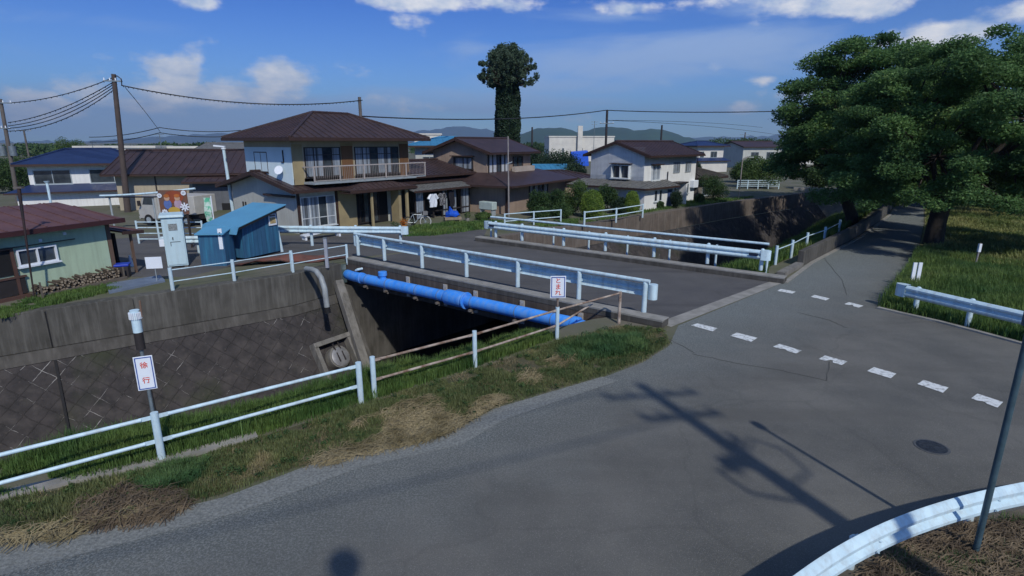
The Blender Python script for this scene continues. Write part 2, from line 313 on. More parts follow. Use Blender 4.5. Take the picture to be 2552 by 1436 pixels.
    def obj(s, name, m, parent=None, smooth=None, bevel=0):
        o = bpy.data.objects.new(name, s.mesh(name, m, smooth)); COL.objects.link(o)
        if parent: o.parent = parent
        if bevel:
            b = o.modifiers.new('bevel', 'BEVEL'); b.width = bevel; b.segments = 2; b.limit_method = 'ANGLE'; b.angle_limit = math.radians(40)
        return o
def tag(o, label=None, cat=None, group=None, kind=None):
    if label: o['label'] = label
    if cat: o['category'] = cat
    if group: o['group'] = group
    if kind: o['kind'] = kind
    return o
def thing(name, label, cat, loc=(0, 0, 0), rotz=0, group=None):
    o = bpy.data.objects.new(name, None); COL.objects.link(o); o.location = loc; o.rotation_euler = (0, 0, rotz); o.empty_display_size = .3
    return tag(o, label, cat, group)
def dup(root, loc, rotz=None, label=None, scale=None):
    def cp(o, par):
        c = o.copy(); COL.objects.link(c)
        if par: c.parent = par
        for ch in [x for x in bpy.data.objects if x.parent == o]: cp(ch, c)
        return c
    r = cp(root, None); r.location = loc
    if rotz is not None: r.rotation_euler = (0, 0, rotz)
    if scale: r.scale = scale
    if label: r['label'] = label
    return r
def at(name, mesh, parent, loc, rotz=0):    # child with shared mesh data
    o = bpy.data.objects.new(name, mesh); COL.objects.link(o); o.parent = parent; o.location = loc; o.rotation_euler = (0, 0, rotz); return o
def text_mesh(name, txt, size, m, parent, loc, rot, depth=.002):
    cu = bpy.data.curves.new(name, 'FONT'); cu.body = txt; cu.size = size; cu.align_x = 'CENTER'; cu.align_y = 'CENTER'; cu.extrude = depth; cu.space_line = 1.0; cu.offset = size * .012
    t = bpy.data.objects.new('tmp', cu); COL.objects.link(t); bpy.context.view_layer.update()
    me = bpy.data.meshes.new_from_object(t.evaluated_get(bpy.context.evaluated_depsgraph_get())); bpy.data.objects.remove(t); bpy.data.curves.remove(cu)
    me.materials.clear(); me.materials.append(m); o = bpy.data.objects.new(name, me); COL.objects.link(o); o.parent = parent; o.location = loc; o.rotation_euler = rot; return o
def fastmesh(name, V_, F_, m, parent=None):
    me = bpy.data.meshes.new(name); nv, nf, k = len(V_), len(F_), F_.shape[1]
    me.vertices.add(nv); me.vertices.foreach_set('co', V_.astype(np.float32).ravel()); me.loops.add(nf * k); me.loops.foreach_set('vertex_index', F_.astype(np.int32).ravel())
    me.polygons.add(nf); me.polygons.foreach_set('loop_start', np.arange(0, nf * k, k, dtype=np.int32)); me.update(calc_edges=True); me.validate()
    me.materials.append(m); o = bpy.data.objects.new(name, me); COL.objects.link(o)
    if parent: o.parent = parent
    return o
def leaves(name, centers, size, m, parent=None, flat=.5):    # one rhombic, folded leaf per centre
    n = len(centers); a = RNG.normal(size=(n, 3)); a[:, 2] *= flat; a /= np.linalg.norm(a, axis=1)[:, None]
    b = RNG.normal(size=(n, 3)); b[:, 2] *= flat; b -= (a * b).sum(1)[:, None] * a; b /= np.linalg.norm(b, axis=1)[:, None]
    s = (size * RNG.uniform(.6, 1.35, n))[:, None]
    V_ = np.stack([centers - a * s, centers + b * s * .5, centers + a * s, centers - b * s * .5], 1).reshape(-1, 3)
    return fastmesh(name, V_, np.arange(4 * n).reshape(n, 4), m, parent)
def blob_points(ells, dens_fn=None, shell=.55):
    out = []
    for (c, r, n) in ells:
        d = RNG.normal(size=(n, 3)); d /= np.linalg.norm(d, axis=1)[:, None]; rad = shell + (1 - shell) * RNG.random(n) ** .6
        rad *= RNG.uniform(.8, 1.12, n)
        out.append(np.array(c)[None] + d * rad[:, None] * np.array(r)[None])
    return np.concatenate(out)
def inpoly(x, y, poly):
    c = np.zeros(len(x), bool); n = len(poly)
    for i in range(n):
        x1, y1 = poly[i][:2]; x2, y2 = poly[(i + 1) % n][:2]
        if y1 == y2: continue
        k = ((y1 > y) != (y2 > y)) & (x < (x2 - x1) * (y - y1) / (y2 - y1) + x1); c ^= k
    return c
def polypts(poly, n):
    xs = [p[0] for p in poly]; ys = [p[1] for p in poly]; X = []; Y = []
    while sum(len(a) for a in X) < n:
        x = RNG.uniform(min(xs), max(xs), n); y = RNG.uniform(min(ys), max(ys), n); k = inpoly(x, y, poly); X.append(x[k]); Y.append(y[k])
    return np.concatenate(X)[:n], np.concatenate(Y)[:n]
def vnoise(x, y, s, seed=0):     # smooth value noise
    r = np.random.default_rng(seed); T = r.random((64, 64)); u = x / s; v = y / s; i = np.floor(u).astype(int); j = np.floor(v).astype(int); fu = u - i; fv = v - j
    fu = fu * fu * (3 - 2 * fu); fv = fv * fv * (3 - 2 * fv); g = lambda a, b: T[a % 64, b % 64]
    return (g(i, j) * (1 - fu) + g(i + 1, j) * fu) * (1 - fv) + (g(i, j + 1) * (1 - fu) + g(i + 1, j + 1) * fu) * fv
def grass(name, poly, n, h, m, label, z=0.0, zfn=None, lean=.45, w=.012, clump=.8, seed=1, thr=.0, cat='grass', pts=None, jit=.05):
    x, y = pts[:2] if pts is not None else polypts(poly, n)
    zz = pts[2] if pts is not None and len(pts) > 2 else np.full(len(x), z)
    if pts is None: x = x + RNG.normal(size=len(x)) * jit; y = y + RNG.normal(size=len(y)) * jit
    nz = vnoise(x + 50, y + 50, clump, seed) * .65 + vnoise(x + 50, y + 50, clump * .3, seed + 1) * .35
    k = nz > thr; x, y, nz, zz = x[k], y[k], nz[k], zz[k]; n = len(x)
    H_ = h * (.35 + 1.1 * (nz - thr) / (1 - thr)) * RNG.uniform(.5, 1.3, n); a = RNG.uniform(0, 2 * np.pi, n); ln = RNG.uniform(.1, 1, n) * lean * H_
    dx, dy = np.cos(a), np.sin(a); z0 = zz
    wv = w * RNG.uniform(.6, 1.4, n); px, py = -dy * wv, dx * wv
    P0 = np.stack([x - px, y - py, z0 - .01], 1); P1 = np.stack([x + px, y + py, z0 - .01], 1)
    P2 = np.stack([x + dx * ln * .4 + px * .7, y + dy * ln * .4 + py * .7, z0 + H_ * .6], 1); P3 = np.stack([x + dx * ln * .4 - px * .7, y + dy * ln * .4 - py * .7, z0 + H_ * .6], 1)
    P4 = np.stack([x + dx * ln * 1.3, y + dy * ln * 1.3, z0 + H_], 1)
    V_ = np.stack([P0, P1, P2, P3, P4], 1).reshape(-1, 3); b = np.arange(n)[:, None] * 5
    F_ = np.concatenate([b + np.array([[0, 1, 2]]), b + np.array([[0, 2, 3]]), b + np.array([[3, 2, 4]])])
    o = fastmesh(name, V_, F_, m); return tag(o, label, cat, kind='stuff')
def straw(name, poly, n, m, label, z=.02, length=.35, ang=0, spread=1.2, thr=.3, seed=3, pile=.08):
    x, y = polypts(poly, n); nz = vnoise(x + 50, y + 50, .7, seed); k = nz > thr; x, y, nz = x[k], y[k], nz[k]; n = len(x)
    a = ang + RNG.normal(size=n) * spread; L = length * RNG.uniform(.4, 1.3, n); z0 = z + RNG.random(n) * pile * (nz - thr) / (1 - thr); tz = RNG.normal(size=n) * .12 * L
    dx, dy = np.cos(a) * L / 2, np.sin(a) * L / 2; px, py = -np.sin(a) * .005, np.cos(a) * .005; bend = RNG.normal(size=n) * .12 * L
    V_ = np.stack([np.stack([x - dx - px, y - dy - py, z0], 1), np.stack([x - dx + px, y - dy + py, z0 + .004], 1),
                   np.stack([x + px - np.sin(a) * bend, y + py + np.cos(a) * bend, z0 + .02 + np.abs(tz)], 1), np.stack([x - px - np.sin(a) * bend, y - py + np.cos(a) * bend, z0 + .016 + np.abs(tz)], 1),
                   np.stack([x + dx, y + dy, np.maximum(z0 + tz, .012)], 1)], 1).reshape(-1, 3)
    b = np.arange(n)[:, None] * 5; F_ = np.concatenate([b + np.array([[0, 1, 2]]), b + np.array([[0, 2, 3]]), b + np.array([[3, 2, 4]])])
    return tag(fastmesh(name, V_, F_, m), label, 'dry grass', kind='stuff')
# ================================================================== SETTING
def XY(v): return (v[0], v[1])
FAR = [(-75, -42), (-30, 3.0), (-14.55, 15.24), (-11.25, 17.88), (-8.3, 20.3), (-6.95, 22.3), (-1.2, 28.5), (5.81, 34.98), (16.98, 45.63), (24.94, 52.2), (31, 57.5)]
NEAR = [(-55, -60), (-17, 0.6), (-8.3, 7.3), (-6.3, 8.7), (-3.6, 10.5), (-1.25, 12.15), (.5, 13.8), (2.3, 15.05), (3.9, 15.7), (9.6, 20.4), (10.1, 21.7), (13.75, 25.5), (18.2, 30.7), (26.5, 41.2), (38, 54.5)]
hole = FAR + NEAR[::-1]
tri = tessellate_polygon([[Vector((x, y, 0)) for x, y in ((-6000, -6000), (6000, -6000), (6000, 9000), (-6000, 9000))], [Vector((x, y, 0)) for x, y in hole]])
pts_all = [(-6000, -6000), (6000, -6000), (6000, 9000), (-6000, 9000)] + hole
mb = MB(); mb.add([(x, y, 0) for x, y in pts_all], [tuple(t) for t in tri])
M_GROUND = mat('bare_ground', (.14, .13, .105), (.085, .095, .05), .5, .95, .6, 30, detail=9)
tag(mb.obj('ground', M_GROUND), 'grey brown trampled earth around the houses and canal', kind='structure')
# near road
RP = [G(*p) for p in ((0, 1352), (320, 1302), (560, 1243), (850, 1132), (1000, 1100), (1120, 1082), (1230, 1022), (1500, 942), (1600, 905), (1668, 862), (1690, 812), (1950, 706), (2015, 653), (2140, 590), (2218, 532), (2250, 492), (2268, 470),
                          (2292, 470), (2302, 492), (2302, 560), (2288, 620), (2250, 690), (2185, 768), (2400, 815), (2552, 862))]
ROAD = [(-40, -14)] + [XY(p) for p in RP] + [(40, 3), (60, -20), (-40, -40)]
tag(MB().sheet(ROAD, .004).obj('road', M_ASPH), 'grey worn asphalt road', kind='structure')
LANE = [XY(G(*p)) for p in ((250, 640), (235, 600), (420, 585), (640, 588), (840, 586), (1000, 578), (1150, 566), (1215, 568), (1200, 604), (1050, 622), (872, 645), (770, 650), (700, 640), (560, 668), (470, 690), (330, 690))]
tag(MB().sheet(LANE, .004).obj('lane', M_ASPH2), 'dark asphalt lane behind the canal', kind='structure')
# worn gravel shoulder between the verge and the asphalt
SH = [XY(G(*p)) for p in ((0, 1345), (320, 1298), (560, 1240), (850, 1130), (1000, 1098), (1120, 1080), (1230, 1020), (1500, 940), (1540, 950), (1260, 1045), (1150, 1110), (900, 1165), (620, 1270), (330, 1350), (0, 1436))]
mb = MB()
tag(mb.sheet([(-30, -9)] + SH + [(-30, -10)], .008).obj('road_shoulder', M_GRAVEL), 'pale loose gravel edge of the road', kind='structure')
# meadow and soil sheets right of the road
MEADOW = [XY(G(*p)) for p in ((2560, 862), (2400, 812), (2187, 764), (2252, 688), (2291, 618), (2305, 560), (2306, 492), (2300, 466))] + [(110, 150), (160, 120), (120, 20), (30, 8)]
tag(MB().sheet(MEADOW, .006).obj('meadow', M_MEADOW), 'rough green and straw coloured meadow', kind='structure')
# rail kerb line at the right verge
kp = [G(*p, .0) for p in ((2190, 768), (2250, 782), (2340, 802), (2440, 828), (2552, 858))] + [Vector((16, 11.6, 0)), Vector((22, 8, 0))]
tag(MB().sweep(kp, [(0, 0), (.14, 0), (.14, .05), (0, .05)]).obj('kerb', M_CONCL), 'thin pale kerb along the right verge', kind='structure')
# verge kerb (concrete strip at the near fence)
kp = [(-30, -8.2, 0), (-9.5, 4.6, 0)] + [G(*p) for p in ((-150, 1275), (0, 1240), (200, 1195), (405, 1152), (560, 1110), (640, 1088))]
tag(MB().sweep(kp, [(-.1, 0), (.1, 0), (.1, .06), (-.1, .06)]).obj('verge_kerb', M_CONCL), 'low concrete strip under the near fence', kind='structure')
# concrete expansion strip between bridge and road
sa, sb, sc_, sd_ = G(1672, 816), G(1950, 706), G(1925, 700), G(1640, 805)
tag(MB().sheet([XY(p) for p in (sa, sb, sc_, sd_)], .012).obj('road_joint', M_CONCL), 'pale concrete strip where the bridge meets the road', kind='structure')
# painted dashes
mb = MB()
def dash(px, py, L=.62, w=.15, ang=-.62, holes=0):
    c = G(px, py, .016); d = Vector((math.cos(ang), math.sin(ang), 0)); n = Vector((-d.y, d.x, 0))
    ns = 10; top = []; bot = []
    for i in range(ns + 1):
        t = (i / ns - .5) * L; jt = random.uniform(-.006, .006) + (random.uniform(-.05, 0) if random.random() < holes else 0)
        top.append(c + d * t + n * (w / 2 + jt)); bot.append(c + d * t - n * (w / 2 + random.uniform(-.006, .006)))
    mb.add([XY(p) + (.016,) for p in top + bot], [(i, i + ns + 1, i + ns + 2, i + 1) for i in range(ns)])
d1 = G(2460, 998) - G(1755, 816); A_D = math.atan2(d1.y, d1.x); A_X = math.atan2((G(1781, 821) - G(1729, 811)).y, (G(1781, 821) - G(1729, 811)).x)
def dash_img(a, b, c, d, hole=0):   # four corners in the picture, laid on the road
    q = [G(*p, .016) for p in (a, b, c, d)]
    ns = 10; rows = []
    for i in range(ns + 1):
        t = i / ns; j1 = random.uniform(-.02, .02); bite = hole * .8 * max(0, 1 - abs(t - .45) * 6)
        rows.append((q[0].lerp(q[1], t).lerp(q[3].lerp(q[2], t), max(0, j1 * .5)), q[3].lerp(q[2], t).lerp(q[0].lerp(q[1], t), max(0, j1) + bite)))
    mb.add([XY(p) + (.016,) for r in rows for p in r], [(2 * i, 2 * i + 1, 2 * i + 3, 2 * i + 2) for i in range(ns)])
for (a, b, c, d, h) in [((1738, 806), (1788, 818), (1776, 826), (1722, 811), 0), ((1836, 829), (1888, 842), (1872, 852), (1820, 837), 0), ((1943, 857), (1998, 874), (1984, 881), (1926, 864), .35), ((2056, 886), (2112, 901), (2098, 910), (2040, 895), .8),
                     ((2178, 915), (2234, 931), (2220, 943), (2160, 925), 0), ((2302, 947), (2364, 966), (2350, 979), (2286, 957), 0), ((2436, 981), (2500, 1002), (2486, 1016), (2420, 993), .3), ((2580, 1022), (2650, 1044), (2640, 1060), (2570, 1036), 0),
                     ((1946, 720), (1984, 727), (1974, 732), (1936, 725), 0), ((2030, 735), (2068, 744), (2058, 749), (2020, 740), .2), ((2116, 753), (2152, 762), (2140, 767), (2104, 758), .6)]: dash_img(a, b, c, d, h)
tag(mb.obj('road_markings', M_PAINTW), 'white painted dashes across the junction', kind='structure')
# bottom right soil behind the curved rail
SOIL = [XY(G(*p, 0)) for p in ((2010, 1500), (2100, 1425), (2240, 1350), (2400, 1300), (2560, 1268))] + [(12, 6.0), (30, -2), (30, -15), (4, -15), (3.2, 0)]
tag(MB().sheet(SOIL, .02).obj('verge_soil', M_DIRT), 'brown weedy soil inside the curved guardrail', kind='structure')
# canal bed
BED = -4.3
tag(MB().sheet(hole, BED).obj('canal_bed', M_WATER), 'dark shallow water and mud at the canal bottom', kind='structure')

def off(path, n):      # offset polyline to the right of travel
    P = [Vector((p[0], p[1])) for p in path]; out = []
    for i, p in enumerate(P):
        d1 = (P[i] - P[i - 1]) if i else (P[1] - P[0]); d2 = (P[i + 1] - P[i]) if i < len(P) - 1 else d1
        a = Vector((d1.y, -d1.x)).normalized(); b = Vector((d2.y, -d2.x)).normalized(); m = (a + b).normalized(); m /= max(.4, m.dot(a)); out.append((p.x + m.x * n, p.y + m.y * n))
    return out
def uvstrip(name, rows, m, parent):     # rows: list of polylines at the same stations; uv in metres
    n = len(rows[0]); V_ = [(*p,) for r in rows for p in r]; me = bpy.data.meshes.new(name); F_ = []; UV = []
    us = [0]
    for i in range(1, n): us.append(us[-1] + (Vector(rows[0][i]) - Vector(rows[0][i - 1])).length)
    vs_ = [0]
    for j in range(1, len(rows)): vs_.append(vs_[-1] + (Vector(rows[j][0]) - Vector(rows[j - 1][0])).length)
    for j in range(len(rows) - 1):
        for i in range(n - 1):
            F_.append((j * n + i, j * n + i + 1, (j + 1) * n + i + 1, (j + 1) * n + i)); UV += [(us[i], vs_[j]), (us[i + 1], vs_[j]), (us[i + 1], vs_[j + 1]), (us[i], vs_[j + 1])]
    me.from_pydata(V_, [], F_); uv = me.uv_layers.new(name='UVMap')
    for i, c in enumerate(UV): uv.data[i].uv = c
    me.materials.append(m); o = bpy.data.objects.new(name, me); COL.objects.link(o); o.parent = parent; return o
def far_wall(name, label, path, bat=1.7):
    w = thing(name, label, 'canal wall')
    MB().sweep([(p[0], p[1], 0) for p in path], [(-.45, -1.15), (.03, -1.15), (.03, .035), (-.45, .035)]).obj('wall_cap', M_CAP, w, bevel=.015)
    MB().sweep([(p[0], p[1], 0) for p in path], [(-.3, -1.5), (.17, -1.5), (.10, -1.16), (-.3, -1.16)]).obj('wall_band', M_CONCD, w)
    r = [[(x, y, z) for x, y in off(path, n)] for n, z in ((.14, -1.5), (bat * .5, -2.9), (bat, BED - .1))]
    uvstrip('block_face', r, M_BLOCK, w); return w
far_wall('canal_wall', 'long dark stone block canal wall with concrete cap, left of the bridge', FAR[:6])
w2 = thing('canal_wall', 'farther canal wall of dark blocks right of the bridge, below the white house', 'canal wall')
MB().sweep([(p[0], p[1], 0) for p in FAR[6:]], [(-.4, -1.3), (.03, -1.3), (.03, .05), (-.4, .05)]).obj('wall_cap', mat('concrete_brown', (.135, .11, .095), (.09, .075, .065), 1.5, .9, .3, 50, streak=(.19, .17, .15), streak_amt=.6), w2, bevel=.015)
uvstrip('block_face', [[(x, y, z) for x, y in off(FAR[6:], n)] for n, z in ((.03, -1.3), (.25, -1.32), (1.5, -3), (2.4, BED - .1))], M_BLOCK, w2)
w3 = thing('canal_wall', 'near side canal wall hidden under the grassy fence edge', 'canal wall')
MB().sweep([(p[0], p[1], 0) for p in NEAR[:9]], [(-.03, BED - .1), (.3, BED - .1), (.3, -.02), (-.03, -.02)]).obj('wall_face', M_CONCD, w3)
# upstream grassy near bank: sloping earth
up = NEAR[9:]; rows = [[(x, y, z) for x, y in off(up, -n)] for n, z in ((0, 0.0), (1.0, -.25), (2.6, -1.0), (4.2, -2.6), (5.0, BED - .05))]
eb = uvstrip('river_bank', rows, M_TURF, None); tag(eb, 'grassy earth bank sloping into the canal beside the road', kind='structure')
# ------------------------------------------------------------------ canal crossing at the far end + cross bridge
mb = MB(); a, b = Vector((*FAR[-1], 0)), Vector((*NEAR[-1], 0))
cw = thing('canal_bridge', 'small concrete road crossing closing the far end of the canal, with white railings', 'bridge')
mb.sweep([a - (b - a) * .3, b + (b - a) * .3], [(0, BED), (.5, BED), (.5, .35), (0, .35)]).obj('wall', M_CONCL, cw)
for i in range(1): pass
mr_ = MB()
pa, pb = V(1822, 452, 56.0), V(1925, 452, 57.0)
for z in (.35, .62, .9): pass
cr0, cr1 = Vector((23.9, 60.4, 0)), Vector((28.3, 60.4, 0))
for z in (.3, .5, .7, .9): mr_.tube([cr0 + Vector((0, 0, z)), cr1 + Vector((0, 0, z))], .035, 6)
for k in range(5): p = cr0.lerp(cr1, k / 4); mr_.box(p.x - .04, p.x + .04, p.y - .04, p.y + .04, .0, .95)
mr_.obj('railing', M_WHITE, cw)
# ------------------------------------------------------------------ bridge
KZ = .22
Ka, Kb = G(1612, 792, KZ), G(868, 644, KZ)          # near kerb, outer edge
Fa, Fb = G(1930, 705, 0), G(1197, 603, 0)           # far kerb, inner edge
dn = (Kb - Ka).normalized(); nn = Vector((dn.y, -dn.x, 0)).normalized()     # nn: towards the far side of the deck
if nn.dot(Fa - Ka) < 0: nn = -nn
df = (Fb - Fa).normalized(); nf = Vector((df.y, -df.x, 0)).normalized()
if nf.dot(Fa - Ka) < 0: nf = -nf
br = thing('concrete_bridge', 'asphalt decked concrete bridge with kerbs over the canal', 'bridge')
Ke = Ka - dn * .25; KbE = Kb + dn * .2
P0, P1 = Ke, KbE; P2, P3 = Fb + df * .3 + nf * .5, Fa - df * .2 + nf * .5
deck = [XY(P0 + nn * .03), XY(P1 + nn * .03), XY(P2 - nf * .03), XY(P3 - nf * .03)]
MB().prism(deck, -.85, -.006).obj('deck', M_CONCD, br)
D2 = [XY(Ka - dn * .4 + nn * .42), XY(Kb + dn * .25 + nn * .42), XY(Fb + df * .3), XY(Fa - df * .2)]
tag(MB().sheet(D2, .009).obj('deck_asphalt', M_ASPH2, br), 'dark asphalt surface of the bridge')
def kerb(a, b, n, w, name):
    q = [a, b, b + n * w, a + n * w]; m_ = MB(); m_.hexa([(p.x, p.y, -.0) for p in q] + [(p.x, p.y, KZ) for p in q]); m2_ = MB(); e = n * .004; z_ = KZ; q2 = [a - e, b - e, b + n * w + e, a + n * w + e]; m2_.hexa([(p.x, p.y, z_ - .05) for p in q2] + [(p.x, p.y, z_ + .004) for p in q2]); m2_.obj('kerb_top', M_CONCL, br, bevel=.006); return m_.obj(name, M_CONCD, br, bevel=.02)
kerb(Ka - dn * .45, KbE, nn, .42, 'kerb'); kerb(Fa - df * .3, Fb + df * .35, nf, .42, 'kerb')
# girder face under the near kerb
q = [Ke, KbE, KbE + nn * .03, Ke + nn * .03]
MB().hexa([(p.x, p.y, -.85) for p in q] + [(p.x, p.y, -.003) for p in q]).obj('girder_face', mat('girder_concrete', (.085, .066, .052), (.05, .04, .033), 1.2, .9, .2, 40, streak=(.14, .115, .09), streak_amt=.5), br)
# abutments
fa0, fa1 = Vector((-6.95, 22.3, 0)), Vector((-1.2, 28.5, 0)); dd = (fa1 - fa0).normalized(); nr = Vector((dd.y, -dd.x, 0))
q = [fa0 - nr * .3, fa1 - nr * .3, fa1 + nr * .35, fa0 + nr * .35]
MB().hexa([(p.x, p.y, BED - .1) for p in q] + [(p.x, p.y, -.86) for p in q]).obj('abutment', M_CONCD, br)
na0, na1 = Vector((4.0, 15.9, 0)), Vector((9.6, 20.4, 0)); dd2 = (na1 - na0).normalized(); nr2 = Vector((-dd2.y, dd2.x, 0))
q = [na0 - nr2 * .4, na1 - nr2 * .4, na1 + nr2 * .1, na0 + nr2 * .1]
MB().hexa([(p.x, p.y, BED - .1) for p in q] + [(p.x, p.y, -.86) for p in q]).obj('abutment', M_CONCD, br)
# sloping wing rib at the abutment corner
ribm = MB(); r0 = Vector((-7.05, 22.0, -.6)); r1 = r0 + nr * 2.1 + dd * -.1 + Vector((0, 0, -3.8))
ribm.bar(r0 + nr * .05, r1, .34, .3, up=nr).obj('wing_rib', M_CONC, br, bevel=.02)
MB().hexa([(p.x, p.y, z) for z, w in ((BED, 2.3), (-.86, .32)) for p in (fa0 + nr * .0 - dd * .3, fa0 - dd * .0, fa0 - dd * .0 + nr * w, fa0 - dd * .3 + nr * w)]).obj('wing_wall', M_CONCD, br)
# little slotted steel hanger plates on the girder face
hp = MB(); hp.box(-.08, .08, -.05, 0, -.78, -.02)
for z in (-.15, -.3, -.45, -.6): hp.box(-.018, .018, -.056, -.051, z - .03, z + .03)
HM = hp.mesh('hanger_plate', mat('galvanised_plate', (.46, .44, .40), (.28, .26, .23), 14, .7))
for px in (958, 1017, 1110, 1186, 1303, 1447):
    best = min((abs((1276 + F_PX * (Ke.lerp(KbE, t / 400)).x / ((Ke.lerp(KbE, t / 400)).y * CP + CAM_H * SP)) - px), t) for t in range(401))[1]
    p = Ke.lerp(KbE, best / 400); at('hanger_plate', HM, br, (p.x, p.y, 0), math.atan2(-dn.y, -dn.x))
# ------------------------------------------------------------------ blue pipe
bp = thing('blue_water_pipe', 'bright blue water main slung along the near side of the bridge', 'pipe')
pL, pR = V(885, 690, 22.0), V(1432, 808, 15.35)
pd = (pR - pL).normalized(); R = .2
MB().tube([pL + Vector((-.45, .55, -.03)), pL + Vector((-.28, .25, 0)), pL, pL + pd * .4, pR, pR + pd * .5 + Vector((0, 0, -.06)), pR + pd * .95 + Vector((0, 0, -.35)), pR + pd * 1.15 + Vector((0, 0, -.8))], R, 20).obj('pipe', M_BLUEPIPE, bp, smooth=50)
Lp = (pR - pL).length
def ringpart(name, s, L, r, m): return MB().tube([pL + pd * s, pL + pd * (s + L)], r, 20).obj(name, m, bp, smooth=50, bevel=.01)
c = MB(); s0 = Lp * .50
c.tube([pL + pd * s0, pL + pd * (s0 + .04), pL + pd * (s0 + .08), pL + pd * (s0 + .78), pL + pd * (s0 + .86), pL + pd * (s0 + .9)], [R + .002, R + .055, R + .07, R + .07, R + .06, R + .002], 20).obj('coupling', M_BLUEPIPE, bp, smooth=50)
ringpart('coupling_band', s0 + .9, .07, R + .09, M_BLUEPIPE)
ringpart('joint_ring', .35, .16, R + .025, M_BLUEPIPE); ringpart('joint_ring', Lp - .05, .2, R + .03, M_BLUEPIPE)
vp = pL + pd * (Lp * .17)
v = MB(); v.cyl(vp + Vector((0, 0, .12)), .13, .16, 16); v.cyl(vp + Vector((0, 0, .28)), .17, .16, 16); v.obj('valve', M_BLUEPIPE, bp, smooth=40, bevel=.01)
for k, s in enumerate((.08, .2, .36, .47, .62, .8, .93)):
    p = pL + pd * (Lp * s); st = MB(); st.tube([p - pd * .015, p + pd * .015], R + .008, 20); st.obj('strap', mat('steel_strap', (.2, .3, .45), None, 4, .5, metal=.4), bp)
    bk = MB(); q = p + Vector((0, 0, -R - .05)); bk.bar(q + nn * -.22, q + nn * .8, .08, .07); bk.bar(q + nn * -.05 + Vector((0, 0, -.12)), q + nn * -.05, .05, .05, up=nn); bk.obj('bracket', mat('bracket_steel', (.26, .24, .22), (.15, .12, .1), 10, .6, metal=.3), bp)
wp = thing('white_conduit', 'short white conduit stub above the left end of the blue pipe', 'pipe')
a_ = pL + Vector((.15, -.1, .32)); MB().tube([a_ + Vector((-.1, .1, -.06)), a_, a_ + Vector((.85, .35, .12))], .05, 8).obj('tube', M_WHITE, wp, smooth=50)
